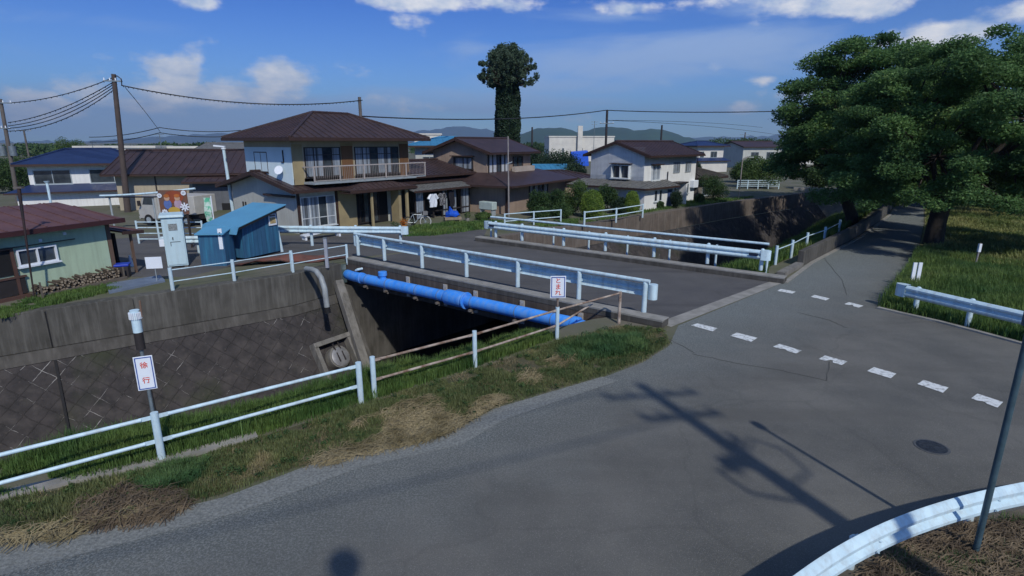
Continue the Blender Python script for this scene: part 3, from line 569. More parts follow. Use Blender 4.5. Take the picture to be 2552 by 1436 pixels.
# ------------------------------------------------------------------ guardrails
WPROF = [(0, .0), (.03, .01), (.085, .07), (.085, .11), (.02, .16), (.02, .19), (.085, .24), (.085, .28), (.03, .34), (0, .35), (-.006, .34), (.024, .33), (.078, .275), (.078, .245), (.012, .19), (.012, .16), (.078, .105), (.078, .075), (.024, .02), (-.006, .01)]
WPROF2 = [(0, .0), (.02, .01), (.045, .07), (.045, .13), (.008, .165), (.008, .185), (.045, .22), (.045, .28), (.02, .34), (0, .35), (-.006, .345), (.014, .33), (.039, .278), (.039, .222), (.002, .188), (.002, .162), (.039, .128), (.039, .072), (.014, .02), (-.006, .01)]
def resample(path, step):
    out = []
    for i in range(len(path) - 1):
        a, b = Vector(path[i]), Vector(path[i + 1]); n = max(1, int((b - a).length / step))
        out += [a.lerp(b, k / n) for k in range(n)]
    return out + [Vector(path[-1])]
def guardrail(name, label, path, side, posts, zb=0.0, zbeam=.52, ph=1.02, pipe=None, group=None, caps=(1, 1), pr=.07, prof=WPROF, cap_style='roll', base=0):
    """path: beam centre line (z ignored); side=+1 beam face to the right of travel."""
    g = thing(name, label, 'guardrail', group=group); pth = [Vector((p[0], p[1], zb + zbeam)) for p in path]
    pf = [(side * n, z) for n, z in prof]
    MB().sweep(pth, pf).obj('beam', M_WHITE, g, smooth=40)
    m = MB(); m.cyl((0, 0, 0), pr, ph, 14); m.cyl((0, 0, ph), pr * .95, .03, 14, pr * .5); pm = m.mesh('post', M_WHITE, 40)
    po = [Vector((p[0], p[1], 0)) for p in off(path, -side * (pr + .06))]
    tot = [0]
    for i in range(1, len(po)): tot.append(tot[-1] + (po[i] - po[i - 1]).length)
    for t in posts:
        s = t * tot[-1]; i = max(k for k in range(len(tot) - 1) if tot[k] <= s + 1e-6); p = po[i].lerp(po[i + 1], (s - tot[i]) / max(1e-6, tot[i + 1] - tot[i]))
        o = at('post', pm, g, (p.x, p.y, zb))
        d = (po[i + 1] - po[i]).normalized(); n = Vector((d.y, -d.x, 0)) * side
        bk = MB(); bk.bar(Vector((p.x, p.y, zb + zbeam + .175)), Vector((p.x, p.y, zb + zbeam + .175)) + n * (pr + .075), .09, .09)
        for dz in (.1, .24): q = p + n * (pr + .17); bk.cyl((q.x + d.x * .1, q.y + d.y * .1, zb + zbeam + dz), .015, .012, 8)
        bk.obj('bracket', M_WHITE, g)
    for e, on in zip((0, -1), caps):
        if not on: continue
        d = (pth[0] - pth[1]).normalized() if e == 0 else (pth[-1] - pth[-2]).normalized(); p = pth[e]; n = Vector((d.y, -d.x, 0)) * side * (-1 if e == 0 else 1)
        cb = MB()
        if cap_style == 'drum':
            q = p + d * .18 - n * .02; cb.cyl((q.x, q.y, p.z - .04), .13, .42, 18); cb.bar(p + Vector((0, 0, .1)), q + Vector((0, 0, .1)), .03, .06); cb.bar(p + Vector((0, 0, .3)), q + Vector((0, 0, .3)), .03, .06)
        else:
            pr_ = []
            for k in range(9): a = math.pi * k / 8; pr_.append(p + d * (.0 + .22 * math.sin(a) + (.1 if 0 < k < 8 else 0)) + n * (.1 - .13 * (1 - math.cos(a))))
            vs = [(q.x, q.y, p.z - .005) for q in pr_] + [(q.x, q.y, p.z + .355) for q in pr_]; cb.add(vs, [(i, i + 1, i + 10, i + 9) for i in range(8)] + [tuple(range(9))[::-1], tuple(range(9, 18))])
        cb.obj('end_cap', M_WHITE, g, smooth=40)
    if pipe:
        pz = zb + ph + .05; MB().tube([Vector((po[0].x, po[0].y, pz)) - (po[1] - po[0]).normalized() * .12, Vector((po[-1].x, po[-1].y, pz)) + (po[-1] - po[-2]).normalized() * .15], .055, 10).obj('top_rail', M_WHITE, g, smooth=50)
    return g
# near bridge rail: posts at the outer edge, beam on the deck side
n0, n1 = G(1604, 778, KZ), G(892, 636, KZ)
dl = (n1 - n0).normalized(); nl = Vector((dl.y, -dl.x, 0)); nl = nl if nl.dot(nn) > 0 else -nl
sgn = 1 if Vector((dl.y, -dl.x, 0)).dot(nn) > 0 else -1
ba, bb = n0 + nl * .14, n1 + nl * .14
def tpos(px, a, b):
    return min((abs(1276 + F_PX * a.lerp(b, t / 500).x / (a.lerp(b, t / 500).y * CP + (CAM_H - KZ) * SP) - px), t) for t in range(501))[1] / 500
nposts = [tpos(px, n0, n1) for px in (1604, 1442, 1290, 1162, 1052, 958, 893)]
guardrail('bridge_guardrail', 'pale blue white guardrail along the near edge of the bridge above the blue pipe', [ba, bb], sgn, nposts, KZ, .42, .84, True, cap_style='drum', prof=WPROF2)
# far bridge rail: beam faces the deck and the camera
f0, f1 = G(1895, 674, KZ), G(1222, 590, KZ)
dl2 = (f1 - f0).normalized(); nd = Vector((dl2.y, -dl2.x, 0)); sg2 = 1 if nd.dot(nf) < 0 else -1; nd2 = -nf
fposts = [tpos(px, f0, f1) for px in (1895, 1762, 1628, 1508, 1403, 1300, 1235)]
gf = guardrail('bridge_guardrail', 'pale blue white guardrail facing the camera along the far kerb of the bridge', [f0 + nd2 * .1, f1 + nd2 * .1], sg2, fposts, KZ, .42, .78, None, caps=(1, 1))
for e, q in ((0, f0), (1, f1)):
    p = q + (dl2 if e else -dl2) * -.25 + nd2 * .215; r_ = MB(); r_.bar(Vector((p.x, p.y, KZ + .60)) - dl2 * .16, Vector((p.x, p.y, KZ + .60)) + dl2 * .16, .012, .1); r_.obj('reflector', mat('dark_reflector', (.02, .03, .06), None, 3, .3), gf)
# outer handrail behind it
oh = thing('bridge_handrail', 'white pipe handrail on thin posts behind the far bridge guardrail', 'handrail')
h0, h1 = f0 + nf * .42 - dl2 * .1, f1 + nf * .42 + dl2 * .3
MB().tube([h0 + Vector((0, 0, .93)), h1 + Vector((0, 0, .93))], .05, 10).obj('rail', M_WHITE, oh, smooth=50)
pm = MB().cyl((0, 0, 0), .045, .93, 10).mesh('post', M_WHITE, 40)
for k in range(8): p = h0.lerp(h1, k / 7); at('post', pm, oh, (p.x, p.y, 0.0))
# rail beside the houses, far left of the bridge
q0, q1 = G(692, 607), G(998, 601)
q0 = V(660, 562, 26.6); q1 = V(1000, 562, 26.2)
guardrail('roadside_guardrail', 'white guardrail with end cap in front of the brown roofed house', [(q1.x, q1.y), (q0.x, q0.y)], -1 if True else 1, [.015, .34, .67, .98], 0, .62, .98, None, caps=(1, 0), prof=WPROF)
s0_, s1_ = V(400, 590, 24.4), V(498, 590, 24.6)
guardrail('roadside_guardrail', 'short low white guardrail piece behind the pale cabinet', [(s1_.x, s1_.y), (s0_.x, s0_.y)], -1, [.1, .9], 0, .45, .75, None, caps=(0, 0))
# right verge rail
r0_, r1_ = G(2272, 780), G(2458, 829); dv = (r1_ - r0_)
pth = [r0_ - dv.normalized() * .25, r0_, r1_, r1_ + dv * 1.2, r1_ + dv * 2.6]
gr = guardrail('verge_guardrail', 'white guardrail on the right verge in front of the tall grass', pth, 1, [.035, .23, .47, .71, .94], 0, .42, .74, None, caps=(1, 0))
# curved rail bottom right
cv = [(2.2, 3.6), (2.55, 4.35), (3.05, 5.15), (3.65, 5.8), (4.35, 6.33), (5.15, 6.72), (6.0, 6.98), (6.9, 7.1), (7.8, 7.05), (8.8, 6.85), (11, 6.2)]
cvp = [Vector(G(px, py, .52)) for px, py in ((1960, 1460), (2040, 1402), (2130, 1348), (2240, 1297), (2350, 1260), (2450, 1233), (2552, 1212), (2680, 1190))]
cvp = [cvp[0] + (cvp[0] - cvp[1]) * 3, cvp[0] + (cvp[0] - cvp[1])] + cvp + [cvp[-1] + (cvp[-1] - cvp[-2]) * k + Vector((0, -.12 * k * k, 0)) for k in (1, 2, 4)]
def smoothp(P, it=2):
    P = [Vector((p[0], p[1], 0)) for p in P]
    for _ in range(it):
        Q = [P[0]]
        for i in range(len(P) - 1): Q += [P[i].lerp(P[i + 1], .25), P[i].lerp(P[i + 1], .75)]
        P = Q + [P[-1]]
    return P
guardrail('curved_guardrail', 'white curved guardrail bending round the weedy corner at bottom right', [(p.x, p.y) for p in smoothp(cvp)], 1, [.12, .3, .5, .665, .84, .97], 0, .24, .42, None, caps=(0, 0), pr=.05)
# ------------------------------------------------------------------ pipe fences
def pipe_fence(name, label, pts, H, rails, m_rail, m_post, pr=.055, rr=.03, post_h=None, skip=(), lugs=True, group=None, sides=12, sag=0):
    f = thing(name, label, 'fence', group=group); pm = MB().cyl((0, 0, -.05), pr, H + .05, sides).mesh('post', m_post, 40)
    for p in pts: at('post', pm, f, (p[0], p[1], 0))
    for z in rails:
        m = MB()
        for a, b in zip(pts[:-1], pts[1:]):
            A_, B_ = Vector((a[0], a[1], z)), Vector((b[0], b[1], z)); d = (B_ - A_).normalized()
            gp_ = (pr + .12) if lugs else pr * .6; m.tube([A_ + d * gp_, A_.lerp(B_, .5) + Vector((0, 0, -sag)), B_ - d * gp_], rr, 8)
            if lugs:
                for q, e in ((A_, 1), (B_, -1)): m.bar(q + d * e * (pr - .005), q + d * e * (pr + .15), .012, rr * 2.1)
        m.obj('rail', m_rail, f, smooth=50)
    return f
fp = [G(405, 1150), G(900, 1005)]; step = fp[1] - fp[0]
pipe_fence('pipe_fence', 'white two rail pipe fence on the near bank at lower left', [XY(fp[0] - step * 2 + Vector((0, .3, 0))), XY(fp[0] - step + Vector((0, .05, 0))), XY(fp[0]), XY(fp[1])], .83, (.76, .36), M_WHITE, M_WHITE, .055, .03)
fq = [G(934, 990), G(1184, 915), G(1388, 845), G(1542, 806)]
rf = pipe_fence('pipe_fence', 'rusty two rail pipe fence between canal and grass, below the bridge', [XY(p) for p in fq[:3]], .84, (.76, .36), M_RUST, M_WHITE, .05, .026)
mb = MB(); mb.tube([fq[2] + Vector((0, 0, .76)), fq[3] + Vector((0, 0, .86))], .026, 8); mb.tube([fq[2] + Vector((0, 0, .36)), fq[2].lerp(fq[3], .62) + Vector((-.1, .25, .62))], .026, 8); mb.obj('rail', M_RUST, rf, smooth=50)
mb = MB(); mb.cyl(fq[3], .045, .8, 10); mb.cyl(fq[3] + Vector((0, 0, .8)), .05, .1, 10); mb.obj('post', M_RUST, rf, smooth=40)
ff = [G(427, 728), G(585, 704)]
pipe_fence('pipe_fence', 'thin white pipe fence on the canal cap in front of the pale cabinet', [XY(ff[0] + Vector((0, .1, 0))), XY(ff[1] + Vector((-.05, .1, 0)))] + [XY(G(729, 676))], .80, (.72, .33), M_WHITE, M_WHITE, .06, .018, lugs=False)
pipe_fence('pipe_fence', 'short thin white pipe fence on the canal cap beside the left end of the bridge', [XY(G(731, 681)), XY(G(866, 656))], .78, (.74, .36), M_WHITE, M_WHITE, .05, .02, lugs=False)
# fences near the white house
pipe_fence('pipe_fence', 'white two rail fence on the canal wall left of the round topped shrubs', [XY(V(1258, 588, 32.5)), XY(V(1330, 578, 33.6)), XY(V(1397, 570, 34.6))], .82, (.78, .36), M_WHITE, M_WHITE, .05, .03, lugs=False)
pipe_fence('pipe_fence', 'white two rail fence on the canal wall in front of the round topped shrub', [XY(G(1456, 563) + Vector((0, 0, 0))), XY(G(1535, 553)), XY(G(1601, 541))], .86, (.80, .42), M_WHITE, M_WHITE, .06, .035, lugs=False)
# roadside fence by the grass bank
pf_ = [G(1942, 662), G(1981, 645), G(2018, 623), G(2062, 606), G(2098, 585)]
pipe_fence('roadside_fence', 'white post fence on the grassy bank right of the bridge', [XY(p + Vector((-.1, .15, 0))) for p in pf_], .78, (.62,), M_WHITE, M_WHITE, .06, .022, lugs=False)
# four rail white fence
wf = [V(346, 600, 27.2), V(398, 600, 27.2), V(508, 600, 27.2)]
pipe_fence('rail_fence', 'white four rail fence in front of the parked truck', [XY(p) for p in wf], 1.12, (1.05, .78, .5, .22), M_WHITE, M_WHITE, .045, .026, lugs=False)
# parapet along the road
pw = [G(2000, 664), G(2070, 627), G(2140, 588), G(2180, 560), G(2205, 541), G(2222, 522), G(2240, 498)]
pwt = thing('parapet_wall', 'low dark concrete parapet along the left side of the shaded road', 'wall')
MB().sweep([(p.x, p.y, 0) for p in pw], [(-.22, 0), (0, 0), (0, .62), (-.22, .62)]).obj('wall', M_CONCD, pwt, bevel=.02)
MB().sweep([(p.x, p.y, 0) for p in [G(1952, 690)] + [pw[0] - (pw[1] - pw[0]).normalized() * .05]], [(-.25, 0), (.05, 0), (.05, .16), (-.25, .16)]).obj('low_kerb', M_CONC, pwt)
rk = [G(*p) for p in ((1952, 705), (2020, 655), (2140, 592), (2218, 534))]
tag(MB().sweep([(p.x, p.y, .006) for p in rk], [(-.02, 0), (.13, 0), (.13, .03), (-.02, .03)]).obj('gutter_kerb', M_CONCL), 'pale flat kerb line at the left road edge', kind='structure')
# ================================================================== HOUSES
class Fc:     # a wall face of a thing in its local frame: F = front (y = o, outward -y), L = left (x = o, outward -x), R = right (x = o, outward +x)
    def __init__(s, k, o): s.k, s.o = k, o
    def box(s, mb, a0, a1, d0, d1, z0, z1):
        if s.k == 'F': mb.box(a0, a1, s.o - d1, s.o - d0, z0, z1)
        elif s.k == 'L': mb.box(s.o - d1, s.o - d0, a0, a1, z0, z1)
        else: mb.box(s.o + d0, s.o + d1, a0, a1, z0, z1)
        return mb
def window(par, fc, a0, a1, z0, z1, panes=2, fm=None, gm=None, name='window', hood=0, sill=True, curtain=None, rail=None, depth=.06, lattice=False):
    fm = fm or M_FRAME; gm = gm or M_GLASS; t = .05; m = MB()
    fc.box(m, a0, a0 + t, 0, depth, z0, z1); fc.box(m, a1 - t, a1, 0, depth, z0, z1); fc.box(m, a0 + t, a1 - t, 0, depth, z0, z0 + t); fc.box(m, a0 + t, a1 - t, 0, depth, z1 - t, z1)
    for k in range(1, panes): c = a0 + (a1 - a0) * k / panes; fc.box(m, c - t * .45, c + t * .45, .004, depth - .006, z0 + t, z1 - t)
    if rail: zz = z0 + (z1 - z0) * rail; fc.box(m, a0 + t, a1 - t, .006, depth - .012, zz - .02, zz + .02)
    w = m.obj(name, fm, par)
    w_ = (a1 - a0 - 2 * t) / max(panes, 1)
    for k in range(panes):
        g = MB(); fc.box(g, a0 + t + k * w_ + .01, a0 + t + (k + 1) * w_ - .01, .002, .02 + .006 * (k % 2), z0 + t, z1 - t)
        g.obj('pane', (curtain if curtain and (k % 3 != 2 or panes < 3) else gm), w)
    if sill: s_ = MB(); fc.box(s_, a0 - .05, a1 + .05, .001, depth + .06, z0 - .05, z0 - .002); s_.obj('sill', fm, w)
    if hood: h = MB(); fc.box(h, a0 - .12, a1 + .12, .001, hood, z1 + .06, z1 + .12); h.obj('hood', M_BROWNTRIM, w)
    return w
def roofplane(mb, e0, e1, r0, r1, th=.07, rib=.45, rh=.032):
    """eave e0->e1, ridge r0->r1 above it; adds slab and standing seams"""
    e0, e1, r0, r1 = map(Vector, (e0, e1, r0, r1)); n = (e1 - e0).cross((r0 + r1) / 2 - (e0 + e1) / 2).normalized()
    if n.z < 0: n = -n
    k = n * th; tri = (r0 - r1).length < 1e-3
    top = [e0, e1, r0] if tri else [e0, e1, r1, r0]; q = len(top)
    mb.add([p - k for p in top] + [p for p in top], [tuple(range(q))[::-1], tuple(range(q, 2 * q))] + [(i, (i + 1) % q, (i + 1) % q + q, i + q) for i in range(q)])
    if not rib: return mb
    u = (e1 - e0); L = u.length; u.normalize(); up = n.cross(u).normalized()
    if up.z < 0: up = -up
    a = (r0 - e0).dot(u); b = (r1 - e0).dot(u); h = (r0 - e0).dot(up); s = rib / 2
    while s < L:
        lim = h
        if s < a: lim = h * s / a
        if s > b and L > b: lim = min(lim, h * (L - s) / (L - b))
        if a < 0 and False: pass
        if lim > .15:
            p = e0 + u * s + n * (rh / 2 - .002) + up * .02; mb.bar(p, p + up * (lim - .06), .04, rh, up=n)
        s += rib
    return mb
def hip_roof(name, par, m, x0, x1, y0, y1, z, ridge_h, a, b=None, rib=.45, axis='x', rm=None):
    """hip roof over a rectangle (with overhang); ridge inset a at each end"""
    b = a if b is None else b; mb = MB()
    if axis == 'x': ym = (y0 + y1) / 2; R0, R1 = (x0 + a, ym, z + ridge_h), (x1 - b, ym, z + ridge_h)
    else: xm = (x0 + x1) / 2; R0, R1 = (xm, y0 + a, z + ridge_h), (xm, y1 - b, z + ridge_h)
    c = [(x0, y0, z), (x1, y0, z), (x1, y1, z), (x0, y1, z)]
    if axis == 'x': roofplane(mb, c[0], c[1], R0, R1, rib=rib); roofplane(mb, c[1], c[2], R1, R1, rib=rib); roofplane(mb, c[2], c[3], R1, R0, rib=rib); roofplane(mb, c[3], c[0], R0, R0, rib=rib)
    else: roofplane(mb, c[0], c[1], R0, R0, rib=rib); roofplane(mb, c[1], c[2], R0, R1, rib=rib); roofplane(mb, c[2], c[3], R1, R1, rib=rib); roofplane(mb, c[3], c[0], R1, R0, rib=rib)
    hb = [(c[0], R0), (c[3], R0), (c[1], R1), (c[2], R1)] if axis == 'x' else [(c[0], R0), (c[1], R0), (c[2], R1), (c[3], R1)]
    for p, q in hb: mb.tube([Vector(p) + Vector((0, 0, .03)), Vector(q) + Vector((0, 0, .03))], .07, 6)
    if a + b < (x1 - x0 if axis == 'x' else y1 - y0) - .01: mb.tube([Vector(R0) + Vector((0, 0, .03)), Vector(R1) + Vector((0, 0, .03))], .08, 6)
    o = mb.obj(name, m, par)
    f = MB(); f.box(x0 - .05, x1 + .05, y0 - .05, y0 - .002, z - .17, z - .01); f.box(x0 - .05, x1 + .05, y1 + .002, y1 + .05, z - .17, z - .01); f.box(x0 - .05, x0 - .002, y0, y1, z - .17, z - .012); f.box(x1 + .002, x1 + .05, y0, y1, z - .17, z - .012)
    f.obj('gutter', M_BROWNTRIM, o)
    s = MB(); s.box(x0, x1, y0, y1, z - .13, z - .09); s.obj('soffit', rm or M_BROWNTRIM, o); return o
def gable_roof(name, par, m, x0, x1, y0, y1, z, ridge_h, axis='x', rib=.45, ov_e=.45, ov_g=.35, off_=0, wallm=None, th=.09):
    """gable over the wall rectangle, ridge along axis; wallm fills the gable triangles"""
    mb = MB(); k = ridge_h
    if axis == 'x':
        ym = (y0 + y1) / 2 + off_; s0 = k / (ym - y0); s1 = k / (y1 - ym)
        a, b = x0 - ov_g, x1 + ov_g; A = [(a, y0 - ov_e, z - s0 * ov_e), (b, y0 - ov_e, z - s0 * ov_e)]; B = [(a, y1 + ov_e, z - s1 * ov_e), (b, y1 + ov_e, z - s1 * ov_e)]; R_ = [(a, ym, z + k), (b, ym, z + k)]
        tri = [[(x0, y0, z), (x0, y1, z), (x0, ym, z + k - .02)], [(x1, y0, z), (x1, y1, z), (x1, ym, z + k - .02)]]
    else:
        xm = (x0 + x1) / 2 + off_; s0 = k / (xm - x0); s1 = k / (x1 - xm)
        a, b = y0 - ov_g, y1 + ov_g; A = [(x0 - ov_e, a, z - s0 * ov_e), (x0 - ov_e, b, z - s0 * ov_e)]; B = [(x1 + ov_e, a, z - s1 * ov_e), (x1 + ov_e, b, z - s1 * ov_e)]; R_ = [(xm, a, z + k), (xm, b, z + k)]
        tri = [[(x0, y0, z), (x1, y0, z), (xm, y0, z + k - .02)], [(x0, y1, z), (x1, y1, z), (xm, y1, z + k - .02)]]
    up = Vector((0, 0, .1)); A = [Vector(p) + up for p in A]; B = [Vector(p) + up for p in B]; R_ = [Vector(p) + up for p in R_]
    roofplane(mb, A[0], A[1], R_[0], R_[1], th, rib); roofplane(mb, B[0], B[1], R_[0], R_[1], th, rib); mb.tube([R_[0] + up * .3, R_[1] + up * .3], .08, 6)
    o = mb.obj(name, m, par); v = MB()
    for e in (0, 1):
        d = Vector((-.03 if e == 0 else .03, 0, 0)) if axis == 'x' else Vector((0, -.03 if e == 0 else .03, 0)); dz = Vector((0, 0, -.07))
        v.bar(A[e] + d + dz, R_[e] + d + dz, .05, .2); v.bar(B[e] + d + dz, R_[e] + d + dz, .05, .2)
    v.obj('bargeboard', M_BROWNTRIM, o)
    g = MB()
    for P_, Q_ in ((A, 0), (B, 0)):
        d = (P_[0] - R_[0]); d.z = 0; d.normalize(); g.bar(P_[0] + d * .05 - Vector((0, 0, .1)), P_[1] + d * .05 - Vector((0, 0, .1)), .1, .1)
    g.obj('gutter', M_BROWNTRIM, o)
    if wallm:
        w = MB()
        for e, T in enumerate(tri):
            d = Vector((.12 if e == 0 else -.12, 0, 0)) if axis == 'x' else Vector((0, .12 if e == 0 else -.12, 0)); T = [Vector(p) for p in T]
            w.add(T + [p + d for p in T], [(0, 1, 2), (5, 4, 3), (0, 3, 4, 1), (1, 4, 5, 2), (2, 5, 3, 0)])
        w.obj('gable_wall', wallm, par)
    return o
def lean_roof(name, par, m, p_low0, p_low1, p_hi0, p_hi1, rib=.45, trim=True):
    mb = MB(); roofplane(mb, p_low0, p_low1, p_hi0, p_hi1, .07, rib); o = mb.obj(name, m, par)
    if trim:
        t = MB(); a, b, c, d = map(Vector, (p_low0, p_low1, p_hi0, p_hi1)); o_ = (a - c); o_.z = 0; o_.normalize(); t.bar(a + o_ * .04 - Vector((0, 0, .07)), b + o_ * .04 - Vector((0, 0, .07)), .07, .12)
        t.obj('gutter', M_BROWNTRIM, o)
    return o
def wallbox(name, par, m, x0, x1, y0, y1, z0, z1): return MB().box(x0, x1, y0, y1, z0, z1).obj(name, m, par)
R45 = math.radians(45)

# ---- house 1: two storeys, hip roof, balcony
h1 = thing('house', 'two storey house with brown hip roof, long balcony and laundry hanging at its sunroom', 'house', (-11.45, 30.1, 0), math.radians(55)); h1.scale = (1.08, .86, 1)
wallbox('ground_wall', h1, M_PALE, 0, 13.2, .001, 7.3, 0, 2.42)
wallbox('upper_wall', h1, M_BEIGE, .05, 7.9, .15, 5.3, 2.9, 5.0)
LF, FF = Fc('L', 0), Fc('F', 0); UL, UF = Fc('L', .05), Fc('F', .15)
m = MB(); UL.box(m, .2, 5.25, .001, .03, 2.6, 4.55); m.obj('siding', M_AQUA, h1)
m = MB(); UF.box(m, .0 + .05, .62, .001, .03, 2.6, 4.7); UF.box(m, 2.95, 3.75, .001, .03, 2.6, 4.75); m.obj('ochre_panel', M_OCHRE, h1)
m = MB(); UF.box(m, 2.97, 3.7, .032, .05, 2.7, 4.6); UF.box(m, 7.15, 7.85, .001, .03, 2.6, 4.7); m.obj('wood_panel', mat('reddish_wood', (.17, .085, .035), (.12, .06, .028), 2, .7, stretch=(1, 1, .2)), h1)
window(h1, UF, .72, 2.9, 2.95, 4.55, 4, M_FRAMED, M_GLASS, curtain=M_CURT, rail=.74)
window(h1, UF, 3.85, 7.05, 2.95, 4.55, 6, M_FRAMED, M_GLASS, curtain=M_CURT, rail=.74)
window(h1, UL, 2.75, 4.2, 3.2, 4.3, 2, M_BROWNTRIM, M_CURT, depth=.04)
hip_roof('roof', h1, M_BROOF, -.6, 8.8, -1.0, 6.4, 5.05, 1.42, 3.5, rib=.42)
m = MB(); UL.box(m, .95, 1.0, .03, .08, 3.8, 4.4); UL.box(m, .95, 1.2, .03, .08, 3.75, 3.8); m.obj('antenna_bracket', M_FRAMED, h1)
m = MB(); p = Vector((-.18, 1.15, 3.35)); m.tube([p + Vector((.12, 0, -.1)), p], .03, 6); nd_ = Vector((-.8, -.5, .35)).normalized(); m.tube([p, p + nd_ * .04, p + nd_ * .1], [.05, .16, .24], 14); m.obj('satellite_dish', M_SIGNW, h1, smooth=50)
# balcony
bal = wallbox('balcony', h1, M_FRAME, .55, 8.4, -.95, .1, 2.62, 2.74)
m = MB(); m.box(.55, 8.4, -.98, -.92, 3.52, 3.58); m.box(.53, .59, -.92, .1, 3.5, 3.55); m.box(8.36, 8.42, -.92, .1, 3.5, 3.55)
for k in range(6): x = .58 + k * (7.76 / 5); m.box(x - .03, x + .03, -.979, -.921, 2.741, 3.519)
m.box(.6, 8.35, -.965, -.935, 2.80, 2.83); m.obj('railing', mat('balcony_metal', (.42, .38, .36), None, 4, .5), bal)
m = MB()
for k in range(66): x = .66 + k * .116; m.box(x - .008, x + .008, -.957, -.941, 2.831, 3.519)
m.obj('baluster', mat('baluster_metal', (.26, .23, .22), None, 4, .5), bal)
# ground floor roofs
gable_roof('lower_roof', h1, M_BROOF, 0, 13.2, -.0, 7.3, 2.42, .72, 'x', rib=.4, ov_e=.75, ov_g=.55, wallm=M_PALE)
mb = MB(); roofplane(mb, (2.2, -1.75, 2.22), (6.9, -1.75, 2.22), (3.9, -.5, 2.66), (5.0, -.5, 2.66), rib=.35); roofplane(mb, (2.2, -.5, 2.24), (2.2, -1.75, 2.22), (3.9, -.5, 2.66), (3.9, -.5, 2.66), rib=.35); roofplane(mb, (6.9, -1.75, 2.22), (6.9, -.5, 2.24), (5.0, -.5, 2.66), (5.0, -.5, 2.66), rib=.35)
o = mb.obj('porch_roof', M_BROOF, h1); m = MB(); m.box(2.15, 6.95, -1.82, -1.76, 2.05, 2.2); m.box(2.2, 6.9, -1.75, -.72, 2.03, 2.1); m.obj('gutter', M_BROWNTRIM, o)
# ground floor front
m = MB(); FF.box(m, -.02, .12, .001, .08, 0, 2.3); FF.box(m, 2.28, 2.4, .001, .08, 0, 2.3); m.obj('corner_trim', M_BROWNTRIM, h1)
window(h1, FF, .16, 2.24, .28, 1.95, 4, M_FRAMEW, M_GLASS, curtain=M_CURT, rail=.3)
m = MB(); FF.box(m, 2.42, 3.6, .001, .1, 0, 2.2); FF.box(m, 5.75, 5.95, .6, 1.4, 0, 2.05); m.obj('ochre_wall', M_OCHRE, h1, bevel=.01)
m = MB(); FF.box(m, 3.62, 5.9, .001, .02, .0, 2.1); m.obj('recess_shade', M_DARK, h1)  # flat dark sheet on the wall, painting the shade of the porch recess
window(h1, FF, 3.8, 5.2, .1, 1.95, 4, M_FRAMED, M_GLASS, 'entrance_door', depth=.09, sill=False, rail=.4)
m = MB(); m.box(3.7, 3.82, -1.5, -1.38, 0, 2.05); m.box(6.25, 6.4, -1.55, -1.4, 0, 2.05); m.obj('porch_post', M_OCHRE, h1)
m = MB()
for z in (1.2, .55): LF.box(m, 1.2, 1.3, .001, .05, z, z + .35); LF.box(m, 1.5, 1.6, .001, .05, z, z + .35)
m = MB(); LF.box(m, 5.7, 5.8, .001, .05, 1.15, 1.45); LF.box(m, 6.0, 6.1, .001, .05, 1.15, 1.45); m.obj('wall_vent', M_FRAMED, h1)
m = MB(); LF.box(m, .1, 3.2, .001, .22, 1.95, 2.05); m.obj('wall_ledge', M_BROWNTRIM, h1)
# sunroom
sr = MB(); S0, S1, SY = 6.9, 11.9, -1.55
for x in (S0, S0 + .7, 8.4, 9.2, 10.1, 11.0, S1 - .08): sr.box(x, x + .08, SY - .04, SY + .04, 0, 1.95)
sr.box(S0, S1, SY - .03, SY + .03, 1.951, 2.03); sr.box(S0, S1, SY - .05, SY - .041, .42, .5); sr.box(S0, S0 + .06, SY + .041, -.01, 1.9, 1.98)
sro = sr.obj('sunroom_frame', M_FRAMED, h1)
m = MB()
for a, b in ((S0 + .1, S0 + .68), (9.3, 9.7), (10.2, 10.55), (11.1, 11.8)): m.box(a, b, SY - .01, SY + .01, .1, 1.9)
m.obj('sunroom_panel', M_CURT, sro)
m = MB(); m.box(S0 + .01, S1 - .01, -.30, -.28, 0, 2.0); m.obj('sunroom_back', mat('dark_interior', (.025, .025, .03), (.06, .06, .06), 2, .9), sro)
lean_roof('sunroom_roof', h1, M_GREYROOF, (S0 - .5, SY - .6, 1.92), (S1 + .5, SY - .6, 1.92), (S0 - .5, -.6, 2.2), (S1 + .5, -.6, 2.2), rib=.3)
gable_roof('annex_roof', h1, M_BROOF, 8.0, 14.5, -.3, 6.6, 2.75, .7, 'x', rib=.4, ov_e=.6, ov_g=.4, wallm=M_TAN)
wallbox('annex_wall', h1, M_TAN, 8.02, 14.5, -.02, 6.6, 2.43, 2.74)
def garment(name, x, z, w, h, m, label, sleeves=True):
    c = h1.matrix_world; mb = MB(); n = 7; vs = []
    mw = Matrix.Translation(h1.location) @ Matrix.Rotation(h1.rotation_euler[2], 4, 'Z') @ Matrix.Diagonal((1.08, .86, 1, 1))
    for j in range(n):
        t = j / (n - 1); ww = w * (.62 + .38 * min(1, t * 2.2)) if sleeves else w * (1 - .1 * t)
        for i in range(7):
            u = i / 6 - .5; vs.append(mw @ Vector((x + u * ww, SY - .45 + .05 * math.sin(i * 2.2 + j), z - h * t)))
    for j in range(n):
        for i in range(7): vs.append(vs[j * 7 + i] + mw.to_3x3() @ Vector((0, .025, 0)))
    f = []
    for j in range(n - 1):
        for i in range(6):
            a = j * 7 + i; f += [(a, a + 1, a + 8, a + 7), (a + 49, a + 56, a + 57, a + 50)]
    mb.add(vs, f)
    if sleeves:
        for e in (-1, 1): p = mw @ Vector((x + e * w * .3, SY - .45, z - .04)); q = mw @ Vector((x + e * w * .62, SY - .43, z - h * .38)); mb.tube([p, q], [.09, .11], 8)
    return tag(mb.obj(name, m, smooth=60), label, 'laundry', 'laundry hanging at the sunroom')
